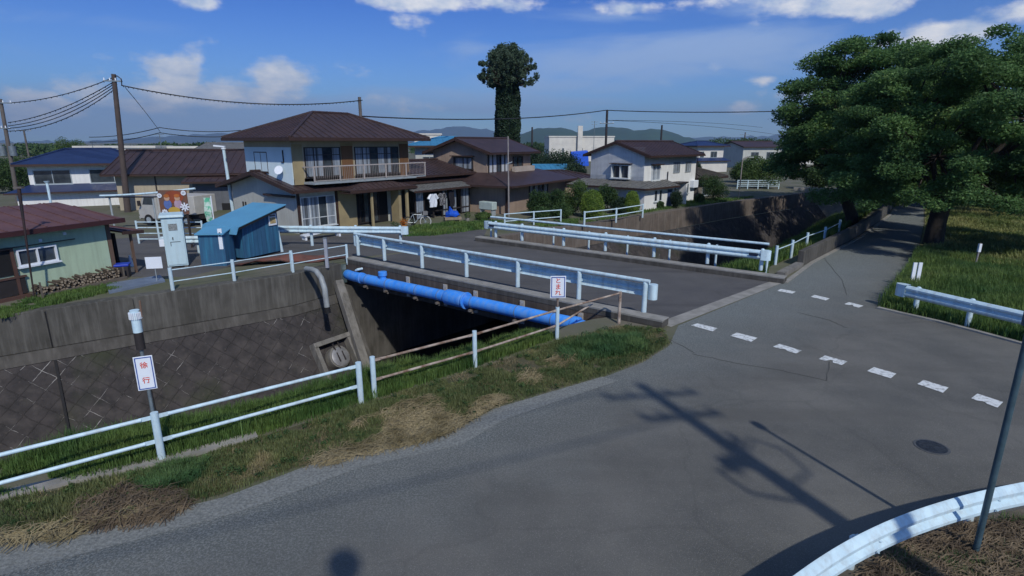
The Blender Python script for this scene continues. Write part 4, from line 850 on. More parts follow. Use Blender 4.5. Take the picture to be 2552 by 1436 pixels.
garment('shirt', 8.05, 1.62, .62, .85, M_SIGNW, 'white shirt hanging in front of the dark sunroom')
garment('shirt', 8.85, 1.62, .5, .8, mat('patterned_cloth', (.22, .22, .23), (.03, .03, .035), 14, .9, lo=.48, hi=.52), 'grey patterned shirt hanging between white shirt and dark trousers')
garment('trousers', 9.75, 1.7, .5, 1.05, mat('dark_cloth', (.012, .012, .018), None, 4, .9), 'dark trousers hanging at the right of the laundry', False)

# ---- house 2: tan, behind
h2 = thing('house', 'tan two storey house with brown roofs and slatted balcony window, left of the garden shrubs', 'house', (-.37, 38.8, 0), math.radians(60))
wallbox('ground_wall', h2, M_TAN, 0, 9.5, 0, 7.2, 0, 2.05)
wallbox('upper_wall', h2, M_TAN, 1.2, 7.8, 2.34, 7.1, 2.05, 4.2)
gable_roof('upper_roof', h2, M_BROOF, 1.2, 7.8, 2.34, 7.1, 4.2, .8, 'x', rib=0, ov_e=.6, ov_g=.5, wallm=M_TAN)
lean_roof('lower_roof', h2, M_BROOF, (-.9, -.9, 1.98), (10, -.9, 1.98), (1.2, 2.3, 2.7), (9, 2.3, 2.7), rib=0)
lean_roof('lower_roof', h2, M_BROOF, (-.9, 8.2, 1.98), (-.9, -.9, 1.98), (1.15, 7.2, 2.7), (1.15, 2.3, 2.7), rib=0)
HU, HF, HL = Fc('L', 1.2), Fc('F', 2.34), Fc('L', 0)
window(h2, HU, 3.5, 5.2, 2.9, 3.75, 2, M_FRAMED, M_CURT, hood=.4, depth=.08)
window(h2, HF, 1.35, 4.2, 2.6, 4.05, 5, M_FRAMED, M_GLASS, curtain=mat('white_slats', (.50, .52, .55), (.42, .44, .47), 3, .6), depth=.1)
window(h2, HF, 4.9, 6.4, 2.95, 3.75, 2, M_BROWNTRIM, M_GLASS, depth=.08)
wallbox('balcony_panel', h2, mat('pinkish_panel', (.42, .36, .31), None, 2, .8), 4.5, 7.7, 1.9, 2.2, 2.5, 3.0)
window(h2, Fc('F', 0), 3.2, 6.2, .35, 1.75, 4, M_FRAMED, M_GLASS, curtain=M_CURT, depth=.1)
window(h2, HL, 5.0, 6.6, .5, 1.6, 2, M_FRAMED, M_GLASS, depth=.08)
m = MB(); m.box(-.08, -.001, -.05, .05, 0, 2.0); m.tube([(-.08, -.12, 0), (-.08, -.12, 2.0)], .045, 8); m.obj('downpipe', M_BROWNTRIM, h2)
tk = thing('oil_tank', 'pale grey oil tank on legs against the tan house wall', 'tank', tuple(V(1216, 527, 38.3)[:2]) + (0,), math.radians(-40))
m = MB(); m.box(-.62, .62, -.25, .25, .38, .92); m.obj('tank', mat('tank_paint', (.42, .50, .48), None, 3, .5), tk, bevel=.05)
for x in (-.5, .5): MB().box(x - .03, x + .03, -.2, .2, 0, .38).obj('leg', M_FRAME, tk)

# ---- house 3: white
h3 = thing('house', 'white two storey house with brown roof behind the round topped shrubs', 'house', (9.75, 42.3, 0), R45)
wallbox('upper_wall', h3, M_HWHITE, 0, 7.9, .001, 4.9, 0, 3.95)
gable_roof('roof', h3, M_BROOF, 0, 7.9, 0, 4.9, 3.95, .82, 'x', rib=.5, ov_e=.55, ov_g=.28, wallm=M_HWHITE)
L3, F3 = Fc('L', 0), Fc('F', 0)
m = MB()
for k in range(30): z = 1.8 + k * .09; L3.box(m, .0, 4.9, .0, .018, z, z + .012)
for k in range(24): z = .2 + k * .09; L3.box(m, -.0, 4.9, .0, .018, z, z + .012)
m.obj('siding', mat('siding_shadow', (.36, .37, .38), None, 4, .8), h3)
w = window(h3, L3, 1.15, 2.75, 2.15, 3.15, 2, M_FRAMEW, M_GLASS, hood=.4, depth=.3)
w = window(h3, F3, 1.0, 2.1, 2.0, 3.1, 2, M_FRAMEW, M_GLASS, curtain=M_CURT, hood=.4, depth=.12)
window(h3, F3, 4.2, 5.2, 2.45, 3.3, 1, M_FRAME, M_CURT, depth=.05, sill=False); window(h3, F3, 6.1, 7.0, 2.45, 3.3, 2, M_FRAME, M_CURT, depth=.05, sill=False)
lean_roof('canopy_roof', h3, M_GREYROOF, (-1.7, 6.0, 1.62), (-1.7, -1.3, 1.62), (0, 5.6, 2.02), (0, -.0, 2.02), rib=.5)
lean_roof('canopy_roof', h3, M_GREYROOF, (-1.7, -1.3, 1.62), (3.1, -1.3, 1.62), (-.1, 0, 2.0), (3.1, 0, 2.0), rib=.5)
wallbox('ground_wall', h3, M_HWHITE, -1.2, 3.0, -.9, -.01, 0, 1.58)
wallbox('ground_wall', h3, M_HWHITE, -1.2, -.01, -.001, 5.5, 0, 1.56)
m = MB()
for k in range(15): z = .25 + k * .09; Fc('L', -1.2).box(m, .0, 5.5, .0, .015, z, z + .012)
m.obj('siding', MATS['siding_shadow'], h3)
for a in (.1, .75): window(h3, Fc('F', -.9), a, a + .42, .55, 1.4, 1, M_FRAMEW, M_GLASS, depth=.05)
m = MB(); Fc('F', -.9).box(m, 2.0, 2.6, .001, .05, 0, 1.35); m.obj('door', mat('blue_door', (.05, .08, .18), None, 3, .5), h3)
m = MB(); F3.box(m, 3.5, 5.2, .001, .9, 1.68, 1.78); m.obj('porch_roof', M_FRAMED, h3)
m = MB(); F3.box(m, 3.7, 4.7, .001, .06, .05, 1.65); m.obj('entrance_door', M_FRAMED, h3)
m = MB(); F3.box(m, 4.9, 5.1, .001, .85, 0, 1.67); m.obj('porch_wall', M_HWHITE, h3)
window(h3, F3, 5.6, 6.8, .7, 1.5, 2, M_FRAME, M_GLASS, depth=.08)
m = MB(); F3.box(m, 7.1, 7.9, .001, .35, 1.15, 1.75); m.obj('ac_unit', M_SIGNW, h3, bevel=.03)
m = MB(); m.tube([(3.3, -.08, 0), (3.3, -.08, 2.6)], .04, 6); m.tube([(8.0, -.06, 1.0), (8.0, -.06, 3.85)], .04, 6); m.obj('downpipe', M_FRAMED, h3)

def simple_house(label, loc, rot, w, d, h, wall, roof, rh=.8, kind='hip', wins=((.15, .35), (.6, .85)), wz=(.45, .85), lower=None, name='house', cat='house', z0=-1.5, rib=.5, wm=None):
    h_ = thing(name, label, cat, (loc[0], loc[1], 0), rot)
    wallbox('wall', h_, wall, 0, w, 0, d, z0, h)
    if kind == 'hip': hip_roof('roof', h_, roof, -.7, w + .7, -.7, d + .7, h + .08, rh, min(w, d) * .5, rib=rib)
    elif kind == 'gable': gable_roof('roof', h_, roof, 0, w, 0, d, h, rh, 'x', rib=rib, wallm=wall)
    elif kind == 'gabley': gable_roof('roof', h_, roof, 0, w, 0, d, h, rh, 'y', rib=rib, wallm=wall)
    else: m = MB(); m.box(-.15, w + .15, -.15, d + .15, h + .002, h + .3); m.obj('parapet', wall, h_)
    if lower:
        z, e = lower; wallbox('lower_wall', h_, wall, -e * .6, w + e * .6, -e * .6, d, z0, z - .1)
        lean_roof('lower_roof', h_, roof, (-e, -e, z - .05), (w + e, -e, z - .05), (0, -.002, z + .45), (w, -.002, z + .45), rib=rib)
        lean_roof('lower_roof', h_, roof, (-e, d, z - .05), (-e, -e, z - .05), (-.002, d, z + .45), (-.002, 0, z + .45), rib=rib)
    for a, b in wins: window(h_, Fc('F', 0), w * a, w * b, h * wz[0] if h > 0 else 0, h * wz[1], 2, M_FRAME, wm or M_GLASS, depth=.06)
    return h_
# ---- navy roofed house far left
nv = simple_house('white house with two navy blue roofs, left of the thick utility pole', V(150, 520, 42.5)[:2], math.radians(28), 7.2, 5.5, 3.15, M_HWHITE, M_NAVY, 1.05, 'hip', ((.04, .36), (.52, .96)), (.54, .88), lower=(1.25, 1.3), rib=0)
nvl = V(88, 520, 43)
nv.location = (nvl.x, nvl.y, 0)
window(nv, Fc('L', 0), .8, 2.2, 1.9, 2.8, 2, M_FRAMED, M_GLASS)
# ---- warehouse
wh = thing('warehouse', 'long beige warehouse with rusty brown roof behind the parked truck', 'warehouse', tuple(V(300, 520, 41)[:2]) + (0,), math.radians(12))
wallbox('wall', wh, M_BEIGE, 0, 7.6, 0, 8, -.5, 2.75); wallbox('wing_wall', wh, M_GREYW, 5.4, 12.5, -1.3, -.01, -.5, 2.2)
gable_roof('roof', wh, M_BROOF, 0, 13, 0, 8, 2.75, 1.35, 'x', rib=.55, ov_e=.7, ov_g=.6, wallm=M_BEIGE)
wallbox('wing_wall', wh, mat('brown_sheet', (.12, .10, .09), None, 1, .8), 7.61, 12.9, .001, 7.9, -.5, 2.74)
lean_roof('wing_roof', wh, M_BROOF, (4.9, -1.9, 2.1), (13, -1.9, 2.1), (4.9, -.01, 2.55), (13, -.01, 2.55), rib=.5)
m = MB()
for x in (2.55, 5.2): Fc('F', 0).box(m, x, x + .08, .001, .07, -.2, 2.6)
m.obj('downpipe', M_FRAMED, wh)
m = MB(); Fc('F', -1.3).box(m, 7.2, 12.2, .001, .05, 0, .5); m.obj('wall_base', M_DARK, wh)

# ---- green mint hut, red roof
hA, hB = G(0, 753), G(284, 692); du = (hB - hA); du.z = 0; L_h = du.length; du.normalize(); ang_h = math.atan2(du.y, du.x)
gh = thing('hut', 'low mint green hut with dull red metal roof at the far left', 'hut', tuple(hB)[:2] + (0,), ang_h)
WD = 9.0; HW = 2.14
wallbox('wall', gh, M_MINT, -WD, 0, 0, 4.2, 0, HW)
mb = MB(); roofplane(mb, (-WD - 1, -.42, HW + .02), (.4, -.42, HW + .02), (-WD - 1, 2.6, HW + .5), (.1, 2.6, HW + .5), .07, .55, .03)
roofplane(mb, (.4, 4.8, HW + .02), (-WD - 1, 4.8, HW + .02), (.1, 2.6, HW + .5), (-WD - 1, 2.6, HW + .5), .07, .55, .03)
roofplane(mb, (.4, -.42, HW + .02), (.4, 4.8, HW + .02), (.1, 2.6, HW + .5), (.1, 2.6, HW + .5), .07, 0)
ro = mb.obj('roof', M_REDROOF, gh); m = MB(); m.box(-WD - 1, .45, -.48, -.425, HW - .14, HW + .02); m.box(.405, .45, -.42, 4.8, HW - .14, HW + .02); m.box(-WD - 1, .38, -.42, 0, HW - .1, HW - .07); m.obj('fascia', mat('dark_red_trim', (.05, .018, .02), None, 2, .6), ro)
GF = Fc('F', 0)
def hx(px, Z=1.0):     # image column -> local x along the hut wall
    best = 0; bd = 1e9
    for t in range(-900, 60):
        p = hB + du * (t / 100); u = 1276 + F_PX * p.x / (p.y * CP + (CAM_H - Z) * SP)
        if abs(u - px) < bd: bd = abs(u - px); best = t / 100
    return best
window(gh, GF, hx(45), hx(143), .98, 1.52, 2, M_SIGNW, M_GLASS, depth=.09)
m = MB(); GF.box(m, hx(8), hx(190), .09, .12, 1.60, 1.63); m.obj('awning_rod', M_FRAMED, gh)
for px in (97, 160): m = MB(); c = hx(px, 1.8); GF.box(m, c - .05, c + .05, .001, .06, 1.78 if px == 160 else 1.66, 1.88 if px == 160 else 1.76); m.obj('vent', M_SIGNW, gh, bevel=.02)
dr = MB(); x1 = hx(30); GF.box(dr, -6.5, x1, .001, .03, .75, 1.55); dr.obj('entrance_door', M_DARK, gh)
m = MB(); GF.box(m, x1 + .001, x1 + .09, .001, .08, .1, 1.62); GF.box(m, -6.5, x1, .001, .1, 1.56, 1.63); GF.box(m, -6.5, x1 + .3, .001, .09, .64, .7); GF.box(m, -6.5, x1 + .35, .001, .2, 0, .1); m.obj('door_frame', mat('brown_frame', (.10, .055, .045), None, 3, .6), gh)
m = MB(); GF.box(m, -6.5, x1 + .25, .001, .06, .12, .63); m.obj('lower_panel', M_FRAMED, gh)
m = MB(); m.box(-5.6, -5.05, -.55, -.25, 1.63, 1.72); m.obj('wall_lamp', M_SIGNW, gh, bevel=.03)
wallbox('annex_wall', gh, M_DARK, .6, .7, .6, 3.0, 0, 1.5); m = MB(); m.box(.02, .16, .0, .1, 0, HW - .1); m.box(.85, .92, .0, .08, 0, 1.55); m.obj('annex_post', mat('old_wood', (.14, .09, .065), None, 3, .8), gh)
lean_roof('annex_roof', gh, M_REDROOF, (.46, -.15, 1.66), (1.25, -.15, 1.6), (.46, 3.2, 1.8), (1.25, 3.2, 1.74), rib=.4)
# firewood row
def log_pile():
    t = thing('firewood_row', 'low row of stacked firewood along the mint hut wall', 'firewood', gh.location, ang_h)
    ends = MB(); a, b = hx(70, .2), -.05; x = a; r_ = random.Random(4); ms = [mat('log_end', (.36, .30, .22), (.22, .17, .12), 9, .9), mat('log_bark', (.09, .07, .055), (.05, .04, .03), 6, .95)]
    bark = MB(); n = 0
    while x < b:
        z = .06 + r_.uniform(0, .03)
        top = .30 + .10 * (x - a) / (b - a) + r_.uniform(-.05, .06)
        while z < top:
            r = r_.uniform(.028, .055); y = -.50 + r_.uniform(-.05, .05); p = Vector((x + r_.uniform(-.03, .03), y, z)); q = p + Vector((r_.uniform(-.06, .06), .38, r_.uniform(-.05, .05)))
            bark.tube([p, q], [r, r * .9], 6); ends.tube([p + Vector((0, -.006, 0)), p + Vector((0, .001, 0))], r * .8, 6); z += r * 1.85
        x += .095
    tag(bark.obj('logs', ms[1], t), kind='stuff'); tag(ends.obj('log_ends', ms[0], t), kind='stuff')
    m = MB(); m.box(a - .1, b + .1, -.66, -.6, 0, .1); m.box(b + .02, b + .06, -.62, -.58, 0, .45); m.box(a - .12, a - .08, -.9, -.86, 0, .55); m.obj('rack', mat('old_board', (.13, .11, .09), None, 3, .9), t)
log_pile()
# ---- distant buildings
simple_house('bright blue roofed house behind the tan house', V(1040, 500, 52)[:2], math.radians(10), 6.3, 6, 4.45, M_PALE, M_BLUEROOF, .75, 'hip', ((.1, .3),), (.5, .8), rib=.6)
simple_house('cream low building far behind between the brown roof and the blue roof', V(1035, 400, 120)[:2], .1, 5.5, 6, 6.3, M_FARW, M_BLUEROOF, .5, 'flat', (), cat='building', name='building')
fb = simple_house('cream factory building with a square chimney, right of the tall trimmed tree', V(1368, 400, 150)[:2], math.radians(4), 17, 10, 6.1, M_FARW, M_BLUEROOF, .5, 'flat', ((.45, .52), (.2, .23)), (.3, .55), cat='factory', name='factory')
m = MB(); m.box(7.3, 8.5, -1.0, -.3, -1, 8.9); m.obj('chimney', M_FARW, fb)
tp = V(1445, 382, 120); t_ = MB(); t_.hexa([(tp.x - 1.7, tp.y - .5, .0), (tp.x + 1.9, tp.y - .5, .0), (tp.x + 1.9, tp.y + 3, 0), (tp.x - 1.7, tp.y + 3, 0), (tp.x - 1.8, tp.y - .2, 2.9), (tp.x + 1.7, tp.y - .2, 3.1), (tp.x + 1.7, tp.y + 2.5, 3.2), (tp.x - 1.8, tp.y + 2.5, 2.9)])
tag(t_.obj('tarp_cover', M_TARP, bevel=.1), 'bright blue tarpaulin cover in front of the cream factory', 'tarpaulin')
simple_house('low blue roof between the tan house and the dark tree', V(1345, 480, 56)[:2], math.radians(15), 3.0, 3, 2.0, M_TAN, M_BLUEROOF, .5, 'gable', (), rib=.5)
simple_house('brown roofed low building right of the tan house', V(1330, 470, 50)[:2], math.radians(30), 6.5, 5, 1.55, M_TAN, M_BROOF, .6, 'hip', (), rib=.5, z0=0)
simple_house('cream far house with dark roof, right of the white house', V(1735, 420, 95)[:2], math.radians(22), 5.4, 5, 4.2, M_FARW, M_NAVY, .7, 'hip', ((.1, .25), (.5, .75)), (.55, .8), lower=(1.9, .9), rib=0, z0=0)
simple_house('weathered grey brown shed house right of the white house', V(1738, 500, 50)[:2], R45, 3.4, 3.6, 1.75, mat('weathered_wall', (.20, .18, .16), (.12, .11, .10), 2, .9), mat('tile_roof_grey', (.085, .075, .065), (.05, .045, .04), 2, .8), .75, 'hip', ((.2, .7),), (.1, .8), rib=.25, z0=0)
simple_house('pale glimpse of a house behind the right hand trees', V(2490, 470, 62)[:2], math.radians(-20), 9, 7, 5.0, M_FARW, M_GREYROOF, 1.4, 'gable', ((.2, .4),), (.5, .8), rib=0, z0=0)
simple_house('cream stepped far building behind the navy roofed house', V(190, 400, 85)[:2], .15, 11, 6, 4.0, M_FARW, M_NAVY, .4, 'flat', (), z0=0, name='building', cat='building')
simple_house('white low far building behind the warehouse roof', V(345, 400, 90)[:2], .1, 9, 6, 3.9, M_FARW, M_GREYROOF, .4, 'flat', (), z0=0, name='building', cat='building')
simple_house('grey roofed far house over the warehouse right end', V(500, 400, 75)[:2], .1, 9, 6, 4.0, M_BEIGE, M_GREYROOF, .6, 'gable', ((.2, .4),), (.5, .8), z0=0, rib=0)
simple_house('pale far house beyond the canal crossing', V(1850, 400, 110)[:2], .3, 9, 7, 4.0, M_PALE, M_BROOF, .9, 'gable', ((.2, .4), (.6, .8)), (.4, .75), z0=0, rib=0)
simple_house('small far house right of the canal crossing', V(1930, 400, 130)[:2], .0, 9, 7, 3.6, M_FARW, M_GREYROOF, .9, 'hip', ((.2, .4),), (.4, .75), z0=0, rib=0)

# ================================================================== SHED GROUP AND STREET THINGS
cb = thing('utility_cabinet', 'tall pale blue control cabinet with hooded top and small window, beside the blue sheds', 'cabinet', tuple(G(446, 664))[:2] + (0,), math.radians(27))
m = MB(); m.box(-.36, .36, -.24, .24, .06, 1.98); m.obj('body', M_CAB, cb, bevel=.015)
m = MB(); m.hexa([(-.43, -.33, 1.981), (.43, -.33, 1.981), (.43, .3, 1.981), (-.43, .3, 1.981), (-.4, -.3, 2.08), (.4, -.3, 2.08), (.4, .28, 2.14), (-.4, .28, 2.14)]); m.obj('hood', M_CAB, cb, bevel=.02)
dr_ = MB().box(-.32, .32, -.265, -.241, .12, 1.9).obj('door', M_CAB, cb, bevel=.008)
MB().box(-.14, .16, -.28, -.266, 1.48, 1.74).obj('window', mat('meter_glass', (.12, .14, .14), (.30, .32, .32), 22, .2), dr_)
mh = MB(); mh.box(-.12, .2, -.275, -.266, 1.02, 1.04); mh.box(-.145, -.125, -.275, -.266, .87, 1.04); mh.box(-.06, -.03, -.30, -.266, 1.12, 1.22); mh.obj('handle', M_FRAMED, dr_)
for x in (-.28, .28): MB().box(x - .06, x + .06, -.22, .22, 0, .058).obj('foot', M_CONC, cb)
MB().box(-.54, -.361, -.1, .12, .85, 1.12).obj('side_box', M_SIGNW, cb, bevel=.01)
ws_ = thing('notice_board', 'blank white board on a thin stake, left of the pale cabinet', 'sign', tuple(G(392, 705))[:2] + (0,), math.radians(12))
m = MB(); m.box(-.01, .01, 0, .02, 0, .9); m.obj('stake', M_FRAME, ws_); MB().box(-.26, .26, -.03, -.001, .52, .93).obj('board', M_SIGNW, ws_, bevel=.004)
# sheds
cs = thing('storage_shed', 'small narrow blue shed between the pale cabinet and the bigger shed', 'shed', tuple(G(503, 664))[:2] + (0,), math.radians(4))
wallbox('wall', cs, M_BLUESHED, 0, .98, 0, .9, 0, 1.28)
m = MB(); m.hexa([(-.07, -.12, 1.27), (1.03, -.12, 1.27), (1.03, .95, 1.45), (-.07, .95, 1.45), (-.07, -.12, 1.31), (1.03, -.12, 1.31), (1.03, .95, 1.49), (-.07, .95, 1.49)]); m.obj('roof', M_SHEDTOP, cs)
c0_, c1_ = G(612, 650), G(700, 630); sdv = c1_ - c0_; SW = sdv.length; SDp = 1.5
bs = thing('storage_shed', 'bigger blue shed with overhanging light blue slant roof and a framed notice', 'shed', tuple(c0_)[:2] + (0,), math.atan2(sdv.y, sdv.x))
m = MB(); m.hexa([(0, 0, .1), (SW, 0, .1), (SW, SDp, .1), (0, SDp, .1), (0, 0, 1.5), (SW, 0, 1.98), (SW, SDp, 1.98), (0, SDp, 1.5)]); m.obj('wall', M_BLUESHED, bs)
m = MB()
for k in range(9): x = SW * (k + .5) / 9; m.box(x - .008, x + .008, -.006, -.001, .12, 1.46 + .48 * x / SW)
m.obj('panel_seams', mat('shed_seam', (.02, .085, .16), None, 3, .6), bs)
RX0, RX1, RY0, RY1 = -.42, SW + .28, -.32, SDp + .2
rz = lambda x: 1.56 + (x / SW) * .48
m = MB(); m.hexa([(RX0, RY0, rz(RX0)), (RX1, RY0, rz(RX1)), (RX1, RY1, rz(RX1)), (RX0, RY1, rz(RX0)), (RX0, RY0, rz(RX0) + .05), (RX1, RY0, rz(RX1) + .05), (RX1, RY1, rz(RX1) + .05), (RX0, RY1, rz(RX0) + .05)]); rfo = m.obj('roof', M_SHEDTOP, bs, bevel=.012)
m = MB(); a_z = rz(RX0); m.hexa([(RX0 - .16, RY0, a_z - .26), (RX0 - .13, RY0, a_z - .26), (RX0 - .13, RY1, a_z - .26), (RX0 - .16, RY1, a_z - .26), (RX0 - .03, RY0, a_z + .045), (RX0 - .003, RY0, a_z + .0), (RX0 - .003, RY1, a_z + .0), (RX0 - .03, RY1, a_z + .045)]); m.obj('roof_lip', M_SHEDTOP, rfo)
m = MB(); m.hexa([(RX0, RY0 + .02, rz(RX0) - .09), (RX1 - .05, RY0 + .02, rz(RX1) - .1), (RX1 - .05, RY0 + .08, rz(RX1) - .1), (RX0, RY0 + .08, rz(RX0) - .09), (RX0, RY0 + .02, rz(RX0) - .003), (RX1 - .05, RY0 + .02, rz(RX1) - .012), (RX1 - .05, RY0 + .08, rz(RX1) - .012), (RX0, RY0 + .08, rz(RX0) - .003)]); m.obj('eave_beam', M_DARK, rfo)
nt_ = MB().box(SW - .52, SW - .1, -.05, -.007, 1.28, 1.78).obj('notice_frame', M_SIGNW, bs, bevel=.006)
m = MB(); m.box(SW - .47, SW - .15, -.056, -.051, 1.36, 1.63); nt2 = m.obj('notice', mat('faded_notice', (.50, .42, .18), (.25, .16, .10), 26, .7), nt_); m = MB(); m.box(SW - .47, SW - .15, -.056, -.051, 1.67, 1.74); m.obj('notice_heading', M_GREYW, nt_)
ms_ = thing('meter_box', 'narrow white meter panel on the corner between the two blue sheds', 'box', tuple(G(560, 662))[:2] + (0,), math.radians(10))
m = MB(); m.box(-.05, .05, -.04, .04, 0, 1.0); m.obj('post', M_FRAMED, ms_); m = MB(); m.box(-.08, .08, -.1, -.041, .68, 1.5); m.obj('panel', M_SIGNW, ms_, bevel=.01); MB().box(-.03, .03, -.115, -.101, 1.22, 1.36).obj('meter', M_FRAMED, ms_)
wpst = thing('marker_post', 'thick leaning white post at the right end of the blue shed', 'post', tuple(G(702, 628))[:2] + (0,))
MB().tube([(0, 0, 0), (-.12, .05, .92)], .085, 12).obj('post', M_WHITE, wpst, smooth=50)
MB().tube([(-.12, .05, .921), (-.125, .052, .96)], [.09, .05], 12).obj('cap', M_WHITE, wpst, smooth=50)
gp = thing('marker_post', 'grey square post behind the short canal fence', 'post', tuple(G(816, 668))[:2] + (0,))
MB().box(-.06, .06, -.05, .05, 0, 1.18).obj('post', mat('grey_post', (.33, .35, .40), None, 3, .6), gp, bevel=.01); MB().box(-.07, .07, -.06, .06, 1.181, 1.21).obj('cap', M_POLEGREY, gp)
# rusty sheet heap
rs = MB(); 
o = G(672, 662)
n_ = 12; vs = []
for i in range(n_ + 1):
    for j in range(4):
        u = i / n_; vs.append((o.x - 1.6 + 3.4 * u + .35 * j, o.y - .35 + .9 * u * 1 + j * .35, .03 + .36 * math.exp(-((u - .45) / .3) ** 2) * (1 - abs(j - 1.5) / 3.0) + .03 * math.sin(i * 2.1 + j)))
f_ = [(i * 4 + j, (i + 1) * 4 + j, (i + 1) * 4 + j + 1, i * 4 + j + 1) for i in range(n_) for j in range(3)]
k = len(vs); vs2 = vs + [(a, b, c - .03) for a, b, c in vs]; f_ += [tuple(x + k for x in q[::-1]) for q in f_]
tag(rs.add(vs2, f_).obj('rusty_sheet', mat('rusty_sheet', (.16, .055, .04), (.09, .045, .035), 3, .85, streak=(.11, .09, .08)), smooth=60), 'reddish rusty cover sheet heaped at the foot of the blue shed', 'sheet')
# grey drain pipe over the wall
dp = thing('drain_pipe', 'grey drain pipe bending over the canal cap left of the blue pipe', 'pipe')
a0 = G(778, 672, .22); wl = Vector(((-8.3 - 6.95) / 2, (20.3 + 22.3) / 2, 0)); 
pp = [a0 + Vector((-.35, .35, -.05)), a0, a0 + nr * .3 + Vector((0, 0, -.02)), a0 + nr * .62 + Vector((0, 0, -.22)), a0 + nr * .80 + Vector((0, 0, -.6)), a0 + nr * .86 + Vector((0, 0, -1.3))]
MB().tube(smoothp(pp, 2) if False else pp, .1, 12).obj('tube', mat('grey_pvc', (.30, .33, .34), (.22, .24, .25), 3, .5, streak=(.14, .13, .12)), dp, smooth=60)
MB().tube([pp[-1] + Vector((0, 0, .02)), pp[-1] + nr * .02 + Vector((0, 0, -.2))], .112, 12).obj('collar', M_DARK, dp, smooth=60)
# storm outlet on the block wall
so = thing('storm_outlet', 'round grey flap outlet in a concrete frame low on the canal wall', 'outlet')
oc = V(838, 893, 20.0)
pl = Vector((-8.3, 20.3, 0)).lerp(Vector((-6.95, 22.3, 0)), .25); d3 = (Vector(FAR[5] + (0,)) - Vector(FAR[4] + (0,))).normalized(); n3 = Vector((d3.y, -d3.x, 0))
rr = _ray(838, 893); cpt = Vector((0, 0, CAM_H)); 
def hitwall(px, py):
    r = _ray(px, py); N3 = Vector((n3.x, n3.y, .55)).normalized(); P0_ = Vector((*FAR[4], -1.5)) + n3 * .16; t = (P0_ - cpt).dot(N3) / r.dot(N3); return cpt + r * t
oc = hitwall(838, 893); N3 = Vector((n3.x, n3.y, .55)).normalized()
upv = Vector((-n3.x * .55, -n3.y * .55, 1)).normalized(); sd3 = d3
def q3(a, b, c): return oc + sd3 * a + upv * b + N3 * c
def obx(mb, a0, a1, b0, b1, c0, c1): return mb.hexa([q3(a0, b0, c0), q3(a1, b0, c0), q3(a1, b1, c0), q3(a0, b1, c0), q3(a0, b0, c1), q3(a1, b0, c1), q3(a1, b1, c1), q3(a0, b1, c1)])
m = MB(); obx(m, -.85, .85, .62, .8, -.1, .28); obx(m, -.85, -.68, -1.1, .619, -.1, .24); obx(m, .68, .85, -1.1, .619, -.1, .24); m.obj('concrete_frame', M_CONC, so, bevel=.01)
m = MB(); m.tube([q3(0, 0, -.05), q3(0, 0, .26)], .44, 24); m.obj('pipe_mouth', M_CONC, so, smooth=40)
m = MB(); m.tube([q3(0, -.02, .27), q3(0, -.02, .31), q3(0, -.02, .35)], [.38, .38, .3], 24); m.obj('flap', mat('galvanised_flap', (.28, .28, .29), (.20, .20, .21), 5, .45, metal=.3), so, smooth=40)
m = MB(); 
for s in (-.12, .12): m.bar(q3(s, .55, .3), q3(s, -.2, .37), .05, .03)
m.obj('hinge', M_FRAMED, so)
# ================================================================== POLES AND CABLES
def upole(name, label, px, base_y, D, top_py, r0=.16, r1=.11, m=None, lean=0, arms=(), boxes=(), cat='utility pole', z0=0, group=None):
    b = V(px, 355, D); t = V(px, top_py, D); p = thing(name, label, cat, (b.x, D, 0), group=group); H_ = t.z
    MB().tube([(0, 0, z0), (lean, 0, H_)], [r0, r1], 12).obj('pole', m or M_CPOLE, p, smooth=50)
    for (z, w, ang) in arms:
        a = MB(); c = Vector((lean * (H_ - z) / H_, 0, H_ - z)); u = Vector((math.cos(ang), math.sin(ang), 0)); a.bar(c - u * w / 2 - Vector((0, .14, 0)), c + u * w / 2 - Vector((0, .14, 0)), .07, .08); ar = a.obj('crossarm', M_POLEGREY, p)
        for k in (-.45, -.15, .15, .45): i_ = MB(); q = c + u * w * k; i_.tube([q + Vector((0, -.14, .04)), q + Vector((0, -.14, .2))], [.05, .03], 8); i_.obj('insulator', M_SIGNW, ar)
    for (z, dx) in boxes:
        c = MB(); c.cyl((dx, 0, H_ - z), .24, .75, 14); c.cyl((dx, 0, H_ - z + .75), .08, .12, 8); c.obj('transformer', M_POLEGREY, p, smooth=40)
    return p
P1 = upole('utility_pole', 'thick brown grey utility pole rising left of the warehouse', 289, 520, 40, 185, .21, .14, mat('pole_brown', (.085, .065, .058), (.06, .048, .045), 2, .85, .1, 50), .62, arms=((.45, 1.1, .3),))
m = MB(); m.tube([(.6, 0, 9.05), (.9, -.1, 9.1), (1.15, -.1, 8.9), (1.12, -.1, 8.5)], .035, 6); m.obj('cable_bracket', M_WIRE, P1)
P2 = upole('utility_pole', 'utility pole with crossarm and transformers at the far left edge', 13, 450, 46, 247, .16, .12, M_CPOLE, .35, arms=((.3, 1.7, .2), (2.2, .9, .2)), boxes=((4.3, -.38), (4.3, .45)))
P3 = upole('utility_pole', 'thin distant utility pole with crossarm above the navy roof', 64, 420, 95, 323, .16, .12, M_CPOLE, .1, arms=((.2, 2.4, .1),))
P4 = upole('utility_pole', 'utility pole top standing behind the brown hip roof', 903, 400, 47, 242, .15, .12, M_CPOLE)
P5 = upole('utility_pole', 'dark utility pole behind the white house roof', 1510, 400, 72, 274, .17, .14, M_FRAMED, arms=((1.6, 1.8, .2),))
P6 = upole('utility_pole', 'short distant dark pole left of the cream factory', 1326, 400, 110, 317, .2, .16, M_FRAMED)
P7 = upole('utility_pole', 'thin distant pole over the right end of the white house', 1647, 400, 100, 312, .18, .15, M_FRAMED)
